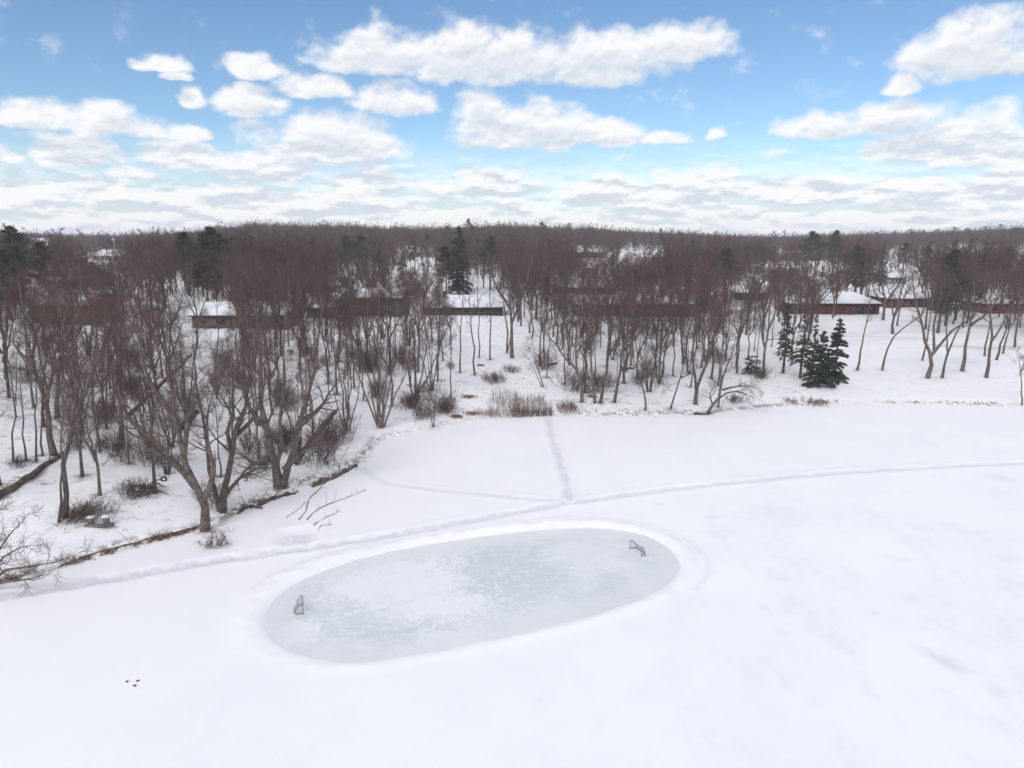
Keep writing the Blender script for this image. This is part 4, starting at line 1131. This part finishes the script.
shrub('low dry brush along the shore beneath the spruces', 815, 404, .8, 4.0, 80, 'reed', G_S)
shrub('little dry weed patch on the shore left of the spruces', 790, 402, .6, 2.2, 40, 'reed', G_S)
shrub('reddish thicket behind the bowed and V shaped trees', 178, 430, 2.2, 3.2, 46, 'twig', G_S)
shrub('brown thicket above the driftwood line by the largest shore tree', 262, 470, 1.6, 2.6, 36, 'twig', G_S)
sm = [shrub_mesh(700 + i, 2.0, 2.4, 46, 'twig') for i in range(4)]
r2 = random.Random(8)
cnt = 0
while cnt < 56:
    px = r2.uniform(0, 775); py = r2.uniform(352, 470)
    if 455 < px < 535: continue
    ysh = np.interp(px, [0, 130, 200, 275, 362, 380, 430, 545, 775], [575, 540, 520, 485, 455, 432, 424, 408, 402])
    if py > ysh - 3: continue
    b = ground(px, py)
    o = link('shrub', r2.choice(sm), None, b, r2.uniform(0, 6.28)); s_ = r2.uniform(.5, 1.5); o.scale = (s_ * 1.1, s_ * 1.1, s_ * 1.15)
    if px < 440: tag(o, 'twiggy brown undergrowth shrub among the trunks of the left slope', 'shrub', 'undergrowth shrubs on the left slope')
    else: tag(o, 'twiggy brown undergrowth shrub among the trunks behind the middle shore', 'shrub', 'undergrowth shrubs behind the middle shore')
    cnt += 1


def reeds(label, px, py, w, d, h_, n, seed, mat='reed'):
    rng = np.random.default_rng(seed)
    b = ground(px, py)
    S = np.stack([rng.uniform(-w / 2, w / 2, n), rng.uniform(-d / 2, d / 2, n), np.full(n, -.1)], 1)
    D = np.stack([rng.normal(size=n) * .16, rng.normal(size=n) * .16, np.ones(n)], 1)
    P, Rr = grow(rng, S, D, h_ * rng.uniform(.5, 1.1, n), rng.uniform(.010, .02, n), 3, .07, .02, .5)
    bf = Buf(); v, f = tubes(P, Rr, 3); bf.add(v, f)
    o = link('reeds', bf.mesh('reeds', M[mat], True), None, b)
    tag(o, label, 'reeds', None, 'stuff')


reeds('rust brown dry reeds standing at the pond edge right of the clearing', 532, 415, 5.0, 2.0, 2.0, 420, 1)
reeds('thin sparse pale reeds standing at the pond edge by the clearing', 507, 415, 4.4, 2.2, 2.2, 150, 2)
reeds('low dry grass stalks at the pond edge left of the reeds', 485, 414, 3.2, 1.6, .9, 140, 3)


reeds('tall sparse rusty stalks in the snow below the pale clearing shrub', 505, 403, 3.6, 4.0, 2.4, 120, 5)
reeds('low rusty stalks in the clearing above the pond edge reeds', 529, 402, 4.0, 3.0, 1.3, 170, 6)


def tuft(label, px, py, w, seed):
    rng = np.random.default_rng(seed)
    b = ground(px, py)
    n = 260
    q = rng.normal(size=(n, 3)) * np.array([w * .3, w * .2, .10]); q[:, 2] = np.abs(q[:, 2]) + .02
    V, F = leaf_quads(rng, q, rng.normal(size=(n, 3)) * np.array([1, 1, .5]), rng.uniform(.15, .4, n), rng.uniform(.05, .14, n))
    bf = Buf(); bf.add(V, F)
    o = link('grass_tuft', bf.mesh('grass_tuft', M['tan_leaf'], False), None, b)
    tag(o, label, 'grass tuft', 'tan grass tufts at the clearing foot')


tuft('tan flattened grass tuft highest at the foot of the clearing', 468, 397, 2.0, 1)
tuft('tan flattened grass tuft at the pond edge below the clearing', 472, 414, 1.8, 2)
tuft('small tan grass tuft at the pond edge, left of the others', 456, 417, 1.3, 3)
tuft('tan leaf pile low on the trunk of a middle shore tree', 592, 397, 1.0, 4)


def log(label, pts, r, mat='dead_wood', name='fallen_log', group='fallen logs on the banks', lift=0.0, stubs=3, seed=0, cat='log', taper=.55):
    rng = np.random.default_rng(seed + 3)
    G = [ground(p[0], p[1]) for p in pts]
    for g, p in zip(G, pts):
        g[2] += r * .55 + (p[2] if len(p) > 2 else 0) + lift
    o0 = G[0].copy()
    P = resample([g - o0 for g in G], 12)
    P[1:-1] += rng.normal(size=(10, 3)) * np.minimum(r, .2) * np.array([.45, .45, .3])
    rr = r * np.linspace(1, taper, 12) * rng.uniform(.88, 1.1, 12)
    b = Buf(); b.tube(P, rr, 9)
    root = link(name, b.mesh(name, M[mat], True), None, o0)
    tag(root, label, cat, group)
    if stubs:
        sb = Buf()
        S, D, t, rad = spawn(rng, P[None], rr[None], stubs, .3, .95, (40, 80), 1, .45, .5)
        L_, RR = grow(rng, S, D, rng.uniform(.5, 1.6, len(t)), np.clip(rad, .02, .07), 4, .15, .02, .3)
        v, f = tubes(L_, RR, 5); sb.add(v, f)
        link('branch_stub', sb.mesh('branch_stub', M[mat], True), root)
    return root


log('long thick dark fallen log on the snow at the left edge', [(-6, 502), (20, 485), (45, 467), (64, 455)], .30, 'dead_wood', seed=1, stubs=2, taper=.7)
log('dead trunk leaning up to the right on the left slope', [(127, 421, .2), (160, 402, 1.6), (194, 382, 3.4)], .26, seed=2, stubs=2)
log('short thick broken log lying behind the leaning shore trees', [(183, 430, .1), (198, 419, .6)], .34, seed=3, stubs=1, taper=.8)
log('broken trunk slanting up beside the largest shore tree', [(296, 466, .2), (315, 449, 1.1), (336, 431, 2.0)], .30, seed=4, stubs=1, taper=.9)
log('driftwood log ending the brown shore line near the pond track', [(313, 487), (333, 479), (357, 466)], .17, seed=5, stubs=3)
log('dark driftwood log close by the foot of the largest shore tree', [(258, 507), (275, 499), (296, 494)], .14, seed=6, stubs=4)
log('jumbled driftwood piece nearest the V shaped tree on the shore', [(238, 514), (249, 506), (262, 509)], .13, seed=7, stubs=4)
log('long thin driftwood limb along the shore right of the left edge', [(196, 528), (160, 537), (120, 547), (85, 557), (58, 567)], .075, seed=8, stubs=5)
log('low log with snow on it beside the clearing', [(478, 366), (484, 366)], .2, 'grey_wood', seed=12, stubs=0)
log('dark log lying below the trees right of the clearing', [(548, 366), (557, 364)], .26, seed=13, stubs=1)
log('grey log lying on the slope behind the middle shore trees', [(622, 371), (634, 368)], .24, seed=14, stubs=1)
log('dark driftwood at the foot of the low sprawling tree', [(694, 414), (703, 415), (712, 413)], .14, seed=15, stubs=2)
log('curved leafless limb lying on the pond ice off the driftwood end', [(307, 520), (316, 511), (330, 504), (349, 497), (366, 490)], .05, name='fallen_branch', group='fallen branches on the pond snow', seed=16, stubs=9, cat='branch')
log('short leafless limb on the pond snow below the curved limb', [(314, 525), (326, 518), (340, 511)], .05, name='fallen_branch', group='fallen branches on the pond snow', seed=17, stubs=5, cat='branch')
log('hooked little branch on the pond snow, lowest of the branches', [(318, 531), (322, 526), (332, 525)], .045, name='fallen_branch', group='fallen branches on the pond snow', seed=18, stubs=2, cat='branch')
log('thin bent branch on the pond snow left of the curved limb', [(299, 520), (306, 511), (309, 500), (323, 486)], .045, name='fallen_branch', group='fallen branches on the pond snow', seed=19, stubs=3, cat='branch')
log('thin bent branch on the pond snow furthest left of the branches', [(286, 518), (299, 509), (306, 502)], .035, name='fallen_branch', group='fallen branches on the pond snow', seed=20, stubs=2, cat='branch')
T('leafless broken limb hanging from the bowed tree down onto the pond', [[(212, 531), (216, 540), (222, 548), (238, 551)], [(212, 531), (207, 545), (209, 556)], [(214, 536), (228, 540), (240, 541)]], .06, .9, 7, 'fallen branches on the pond snow', t0=.25, dens=.7, name='fallen_branch', cat='branch', depthj=.4)


def debris(label, line, n, seed, w=.28):
    rng = np.random.default_rng(seed)
    P = resample([ground(*p) for p in line], 60)
    t = rng.random(n) * 58.9; i = t.astype(int); f = (t - i)[:, None]
    C = P[i] * (1 - f) + P[i + 1] * f
    dens = .5 + vnoise(t * .35, t * 0, seed)
    C = C[dens > .5]; m = len(C)
    C += rng.normal(size=(m, 3)) * np.array([w, w, .05]); C[:, 2] = np.maximum(height(C[:, 0], C[:, 1]), 0) + rng.random(m) * .16
    V, F = leaf_quads(rng, C, rng.normal(size=(m, 3)) * np.array([1, 1, .35]), rng.uniform(.12, .42, m), rng.uniform(.06, .2, m))
    bf = Buf(); bf.add(V, F)
    o = link('shore_debris', bf.mesh('shore_debris', M['debris'], False), None, (0, 0, 0))
    tag(o, label, 'debris', None, 'stuff')


debris('brown leaf and bark debris along the left shore line', [(-20, 588), (30, 575), (70, 563), (120, 549), (165, 538), (198, 528)], 800, 1, .17)
debris('brown bark and stick debris on the shore below the largest tree', [(232, 513), (262, 503), (290, 493), (318, 483), (340, 473), (356, 465)], 850, 2, .24)
debris('scattered dead leaves along the middle shore line', [(440, 423), (500, 417), (560, 413), (620, 412), (690, 412), (720, 410)], 260, 3, .55)
debris('thin dark line of dead stalks along the right shore', [(780, 405), (830, 402), (880, 402), (940, 403), (1000, 404)], 240, 4, .3)

# brush pile with tyre on the left bank
rngp = np.random.default_rng(4)
b = ground(150, 494)
bf = Buf()
for i in range(16):
    a = rngp.normal() * .5; l_ = rngp.uniform(.8, 2.2)
    c = np.array([rngp.normal() * .5, rngp.normal() * .35, .12 + .04 * i])
    d = np.array([math.cos(a), math.sin(a), rngp.normal() * .12]) * l_ / 2
    bf.tube([c - d, c + rngp.normal(size=3) * .06, c + d], [.07, .06, .03], 6)
tag(link('brush_pile', bf.mesh('brush_pile', M['dead_wood'], True), None, b), 'pile of cut dark branches on the snow right of the grey shrub', 'brush pile')
b = ground(164, 481)
bf = Buf()
seg = 20
tv = []; tf = []
for i in range(seg):
    A = 2 * math.pi * i / seg
    for j in range(8):
        Bq = 2 * math.pi * j / 8
        rr_ = .19 + .075 * math.cos(Bq)
        tv.append((rr_ * math.cos(A), .08 * math.sin(Bq), .17 + rr_ * math.sin(A)))
        tf.append((i * 8 + j, i * 8 + (j + 1) % 8, ((i + 1) % seg) * 8 + (j + 1) % 8, ((i + 1) % seg) * 8 + j))
bf.add(tv, tf)
tag(link('old_tyre', bf.mesh('old_tyre', M['rubber'], True), None, b, .4), 'old black tyre standing on the bank beside the pile of branches', 'tyre')
# low plank bench with two snow capped posts
b = ground(101, 526)
root = empty('plank_bench', b, R(8))
tag(root, 'low wooden plank bench with two snow capped posts on the bank', 'bench')
bf = Buf(); bf.box(-1.0, 1.0, -.34, -.12, .02, .26); link('plank', bf.mesh('plank', M['grey_wood']), root)
for sx in (-.72, .35):
    bf = Buf(); bf.box(sx - .17, sx + .17, 0, .3, -.1, .62)
    p_ = link('post', bf.mesh('post', M['grey_wood']), root)
    bf = Buf(); bf.box(sx - .24, sx + .24, -.06, .36, .623, .75); link('snow_cap', bf.mesh('snow_cap', M['roof_snow']), p_)

# dark clods on the pond snow
for lab, (px, py), s_, sd_ in (('dark leaf clump on the bare pond snow, left one of three', (127, 682), .07, 1), ('dark leaf clump on the bare pond snow, rightmost of three', (138, 681), .06, 2), ('dark leaf clump on the bare pond snow, lowest of three', (135, 686), .07, 3)):
    rngp = np.random.default_rng(sd_)
    b = ground(px, py)
    n = 70
    q = rngp.normal(size=(n, 3)) * s_ * np.array([.55, .4, .3]); q[:, 2] = np.abs(q[:, 2])
    V, F = leaf_quads(rngp, q, rngp.normal(size=(n, 3)), rngp.uniform(.06, .11, n), rngp.uniform(.03, .06, n))
    bf = Buf(); bf.add(V, F)
    tag(link('leaf_clump', bf.mesh('leaf_clump', M['dead_wood'], False), None, (b[0], b[1], .0)), lab, 'leaf clump', 'leaf clumps on the pond')

# light mast far off
b = ground(116, 262)
root = empty('light_mast', b)
tag(root, 'thin pale floodlight mast standing by the far long white building', 'mast')
k_ = b[1] / FPX
bf = Buf(); bf.tube([(0, 0, 0), (0, 0, 24 * k_)], [.28, .18], 8); link('pole', bf.mesh('pole', M['metal'], True), root)
bf = Buf(); bf.box(-1.0, 1.0, -.25, .25, 21 * k_, 22.2 * k_); link('lamp_head', bf.mesh('lamp_head', M['metal']), root)
b = ground(351, 262)
root = empty('radio_mast', b)
tag(root, 'thin dark radio mast rising over the skyline above the pine pair', 'mast')
top = on_plane(351, 221, b[1])[2] - b[2]
bf = Buf(); bf.tube([(0, 0, 0), (0, 0, top)], [.3, .12], 6); link('pole', bf.mesh('pole', M['pipe'], True), root)
bf = Buf(); bf.box(-.9, .9, -.1, .1, top * .93, top * .95); bf.box(-.6, .6, -.1, .1, top * .97, top * .985); link('crossbar', bf.mesh('crossbar', M['pipe']), root)


# ------------------------------------------------------------------ hockey goals
def goal(label, px, py, yaw, w=1.0, h_=.72, d=.5):
    b = flat(px, py, -.13)
    root = empty('hockey_goal', (b[0], b[1], -.13), yaw)
    tag(root, label, 'hockey goal', 'hockey goals on the rink')
    r = .02
    f = Buf()      # mouth frame faces +X in local space, net behind towards -X
    f.tube([(0, -w / 2, 0), (0, -w / 2, h_), ], r, 8); f.tube([(0, w / 2, 0), (0, w / 2, h_)], r, 8)
    f.tube([(0, -w / 2 - r, h_), (0, w / 2 + r, h_)], r, 8)
    link('frame', f.mesh('frame', M['pipe'], True), root)
    f = Buf()
    f.tube([(0, -w / 2, .03), (-d * .8, -w / 2 + .05, .03), (-d, -w / 2 + .22, .03), (-d, w / 2 - .22, .03), (-d * .8, w / 2 - .05, .03), (0, w / 2, .03)], .026, 6)
    f.tube([(0, -w / 2, h_), (-d * .4, -w / 2 + .08, h_ * .97), (-d, -w / 2 + .22, .03)], .016, 6); f.tube([(0, w / 2, h_), (-d * .4, w / 2 - .08, h_ * .97), (-d, w / 2 - .22, .03)], .016, 6)
    link('base_bar', f.mesh('base_bar', M['pipe'], True), root)
    n = Buf()
    q = 14
    for i in range(q + 1):
        y = -w / 2 + w * i / q; ys = y * (1 - .28 * 1)
        n.tube([(0, y, h_), (-d * .35, y * .88, h_ * .95), (-d, y * .66, .04)], .006, 4)
    for j in range(1, 10):
        t = j / 10
        x = -d * t; z = h_ * (1 - t ** 1.6 * .95)
        yy = (w / 2) * (1 - .34 * t)
        n.tube([(0, -w / 2, z), (x, -yy, z), (x, yy, z), (0, w / 2, z)], .006, 4)
    for j in range(1, 6):
        t = j / 6
        for sgn in (-1, 1):
            n.tube([(-d * t * .95, sgn * (w / 2) * (1 - .3 * t), h_ * (1 - t ** 1.6 * .95)), (-d * t * .95, sgn * (w / 2) * (1 - .3 * t), .03)], .006, 4)
    link('net', n.mesh('net', M['net'], True), root)
    return root


goal('small hockey goal seen side on at the left end of the ice', 303.2, 609.5, R(17.5), 1.05, .66, .5)
goal('small hockey goal with open mouth at the right end of the ice', 635.5, 552.5, R(207), 1.35, .66, .5)

# bare litter melted out round the feet of trunks, with the litter line along the shore
sel = np.nonzero((yf < 200) & (yf > 40) & (np.abs(xf) < 120))[0]
foot = np.zeros(len(xf))
for tx, ty in TREES:
    if ty > 190: continue
    q = sel[(np.abs(xf[sel] - tx) < 1.8) & (np.abs(yf[sel] - ty) < 1.8)]
    foot[q] = np.maximum(foot[q], np.exp(-(((xf[q] - tx) ** 2 + (yf[q] - ty) ** 2) / .5)))
at = gm.attributes.new('edge', 'FLOAT', 'POINT'); at.data.foreach_set('value', np.maximum(edge, foot * 1.1).astype(np.float32))

# ------------------------------------------------------------------ light and sky
SUN_EL, SUN_AZ = R(46), R(208)         # azimuth clockwise from +Y: behind the camera, a little left
sd_ = bpy.data.lights.new('sun', 'SUN'); sd_.energy = 1.25; sd_.angle = R(22); sd_.color = (1, .955, .90)
so = bpy.data.objects.new('sun', sd_); COL.objects.link(so)
dv = Vector((math.sin(SUN_AZ) * math.cos(SUN_EL), math.cos(SUN_AZ) * math.cos(SUN_EL), math.sin(SUN_EL)))
so.rotation_euler = (-dv).to_track_quat('-Z', 'Y').to_euler()
so.location = dv * 300

world = bpy.data.worlds.new('World'); scene.world = world
world.use_nodes = True
nt = world.node_tree; nt.nodes.clear(); N, L = nt.nodes, nt.links
out = N.new('ShaderNodeOutputWorld'); bg = N.new('ShaderNodeBackground'); L.new(bg.outputs[0], out.inputs[0])
bg.inputs[1].default_value = .135
sky = N.new('ShaderNodeTexSky'); sky.sky_type = 'NISHITA'; sky.sun_disc = False
sky.sun_elevation = SUN_EL; sky.sun_rotation = SUN_AZ
sky.air_density = 1.0; sky.dust_density = .05; sky.ozone_density = 2.2; sky.altitude = 400
tc = N.new('ShaderNodeTexCoord')
sx = N.new('ShaderNodeSeparateXYZ'); L.new(tc.outputs['Generated'], sx.inputs[0])
az = mth(nt, 'ARCTAN2', sx.outputs[0], sx.outputs[1]); el = mth(nt, 'ARCSINE', sx.outputs[2])
cx = N.new('ShaderNodeCombineXYZ'); L.new(az, cx.inputs[0]); L.new(el, cx.inputs[1])
P0 = cx.outputs[0]
BLOBS = [(165, 62, 30, 10), (175, 76, 17, 6), (35, 112, 44, 17), (113, 118, 52, 19), (75, 148, 52, 18), (190, 97, 20, 11), (247, 100, 42, 16), (258, 67, 34, 13), (312, 85, 36, 13), (390, 98, 48, 17), (330, 138, 84, 27), (190, 131, 30, 9),
         (180, 154, 58, 15), (262, 165, 62, 18), (372, 180, 52, 18), (140, 173, 32, 9), (3, 152, 16, 11), (375, 50, 62, 25), (480, 52, 88, 32), (590, 56, 90, 30), (680, 42, 62, 22), (482, 112, 34, 26), (532, 126, 80, 24), (600, 131, 58, 13), (717, 133, 11, 7), (662, 138, 34, 7),
         (970, 46, 88, 34), (905, 81, 24, 11), (825, 124, 60, 15), (890, 116, 74, 18), (965, 137, 84, 32), (905, 150, 60, 13), (490, 182, 60, 18), (605, 189, 70, 18), (700, 186, 86, 21), (800, 186, 70, 18), (905, 188, 70, 18), (1005, 185, 60, 18), (90, 190, 90, 14), (250, 200, 140, 16)]


def sky_dir(px, py):
    d = ray(px, py); d = d / np.linalg.norm(d)
    return math.atan2(d[0], d[1]), math.asin(d[2])


def vm(op, *a):
    n = N.new('ShaderNodeVectorMath'); n.operation = op
    for s, v in zip(n.inputs, a):
        if hasattr(v, 'is_output'): L.new(v, s)
        else: s.default_value = v
    return n


warp = N.new('ShaderNodeTexNoise'); warp.inputs['Scale'].default_value = 22; warp.inputs['Detail'].default_value = 3
wm_ = N.new('ShaderNodeMapping'); wm_.inputs['Scale'].default_value = (.8, 1.4, 1); L.new(P0, wm_.inputs[0]); L.new(wm_.outputs[0], warp.inputs['Vector'])
wo_ = vm('MULTIPLY_ADD', warp.outputs[1], (.055, .020, 0), (-.0275, -.010, 0)).outputs[0]
P1 = vm('ADD', P0, wo_).outputs[0]


def field(P):
    acc = None
    for (px, py, w_, h_) in BLOBS:
        a_, e_ = sky_dir(px, py)
        a2, e2 = sky_dir(px + w_, py); _, e3 = sky_dir(px, py - h_)
        w2, h2 = abs(a2 - a_), abs(e3 - e_) * 1.12
        q = vm('MULTIPLY_ADD', P, (1 / w2, 1 / (1.36 * h2), 0), (-a_ / w2, -(e_ - .42 * h2) / (1.36 * h2), 0)).outputs[0]
        q = vm('MAXIMUM', q, vm('MULTIPLY', q, (1, -2.3, 1)).outputs[0]).outputs[0]
        r_ = vm('DOT_PRODUCT', q, q).outputs['Value']
        acc = r_ if acc is None else mth(nt, 'SMOOTH_MIN', acc, r_, .25)
    return mth(nt, 'SUBTRACT', 1.0, mth(nt, 'MINIMUM', acc, 3.0))


def fbm(P, sc, det, sy=1.8, rough=.6):
    m_ = N.new('ShaderNodeMapping'); m_.inputs['Scale'].default_value = (1, sy, 1); L.new(P, m_.inputs[0])
    return noise(nt, sc, det, rough, m_.outputs[0])


UPV = (-.006, .021, 0)
Pu = vm('ADD', P1, UPV).outputs[0]
n1 = fbm(P0, 24, 6, 1.3, .54)
P0u = vm('ADD', P0, (-.002, .006, 0)).outputs[0]
n1u = fbm(P0u, 24, 5, 1.3, .54)
f1 = field(P1)
f2 = field(Pu)
# low stratocumulus rows near the horizon
rows = fbm(P0, 11, 5, 3.6, .58)
band = mth(nt, 'MULTIPLY', ramp(nt, el, .165, .045), ramp(nt, el, -.05, .012))
low = mth(nt, 'MULTIPLY', mth(nt, 'SUBTRACT', rows, .45), 5.0)
low = mth(nt, 'ADD', low, mth(nt, 'MULTIPLY_ADD', ramp(nt, el, .10, .02), .8, -.25))
lowd = mth(nt, 'MULTIPLY', mth(nt, 'MAXIMUM', low, 0), band)
dens = mth(nt, 'ADD', mth(nt, 'MAXIMUM', f1, mth(nt, 'MULTIPLY_ADD', lowd, 1.3, -.35)), mth(nt, 'MULTIPLY_ADD', n1, 2.2, -1.1))
# generic clouds for the rest of the sky, out of the photograph's frame
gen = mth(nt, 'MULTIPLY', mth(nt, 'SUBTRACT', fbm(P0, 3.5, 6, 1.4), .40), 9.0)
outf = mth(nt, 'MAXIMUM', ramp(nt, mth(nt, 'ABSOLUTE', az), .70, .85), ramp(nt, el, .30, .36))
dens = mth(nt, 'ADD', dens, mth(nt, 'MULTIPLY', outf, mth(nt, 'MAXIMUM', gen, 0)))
alpha = ramp(nt, dens, -.25, .68)
alpha = mth(nt, 'MAXIMUM', alpha, ramp(nt, el, .14, .0, 0, .95))
shade = mth(nt, 'MULTIPLY', ramp(nt, f2, -.15, .85), ramp(nt, el, .0, .05, .55, 1))
relief = mth(nt, 'MULTIPLY', mth(nt, 'SUBTRACT', n1u, n1), 2.6)
rowsu = fbm(vm('ADD', P0, (0, .007, 0)).outputs[0], 11, 4, 3.6, .58)
relief = mth(nt, 'ADD', relief, mth(nt, 'MULTIPLY', mth(nt, 'MULTIPLY', mth(nt, 'SUBTRACT', rowsu, rows), 9.0), band))
sh = mth(nt, 'ADD', mth(nt, 'MULTIPLY', shade, .72), relief, clamp=True)
cc = mix_rgb(nt, sh, (7.35, 7.35, 7.4), (5.0, 5.45, 6.1))
skyc = mix_rgb(nt, 1.0, sky.outputs[0], (.80, .915, .985), 'MULTIPLY')
hzn = ramp(nt, el, .16, .0)
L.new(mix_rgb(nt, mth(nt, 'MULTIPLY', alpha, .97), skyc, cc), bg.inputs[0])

# ------------------------------------------------------------------ air
HAZE = True
if HAZE:
    bf = Buf(); bf.box(-2650, 2650, -70, 2750, -20, 44)
    hm = bpy.data.materials.new('haze'); nt2, N2, L2 = nodes(hm)
    o_ = N2.new('ShaderNodeOutputMaterial'); pv = N2.new('ShaderNodeVolumePrincipled')
    pv.inputs['Color'].default_value = (.86, .90, .97, 1); pv.inputs['Density'].default_value = .00023
    L2.new(pv.outputs[0], o_.inputs['Volume'])
    ho = link('haze', bf.mesh('haze', hm))
    tag(ho, 'thin pale winter air in front of the far woods', 'haze', None, 'stuff')

# ------------------------------------------------------------------ render settings
vs = scene.view_settings
vs.view_transform = 'Standard'; vs.look = 'None'; vs.gamma = 1; vs.use_curve_mapping = False; vs.exposure = 0.0
scene.render.engine = 'CYCLES'
cy = scene.cycles
cy.max_bounces = 4; cy.diffuse_bounces = 2; cy.glossy_bounces = 2; cy.transmission_bounces = 2; cy.volume_bounces = 1
cy.use_denoising = True
world.cycles.sampling_method = 'MANUAL'; world.cycles.sample_map_resolution = 512
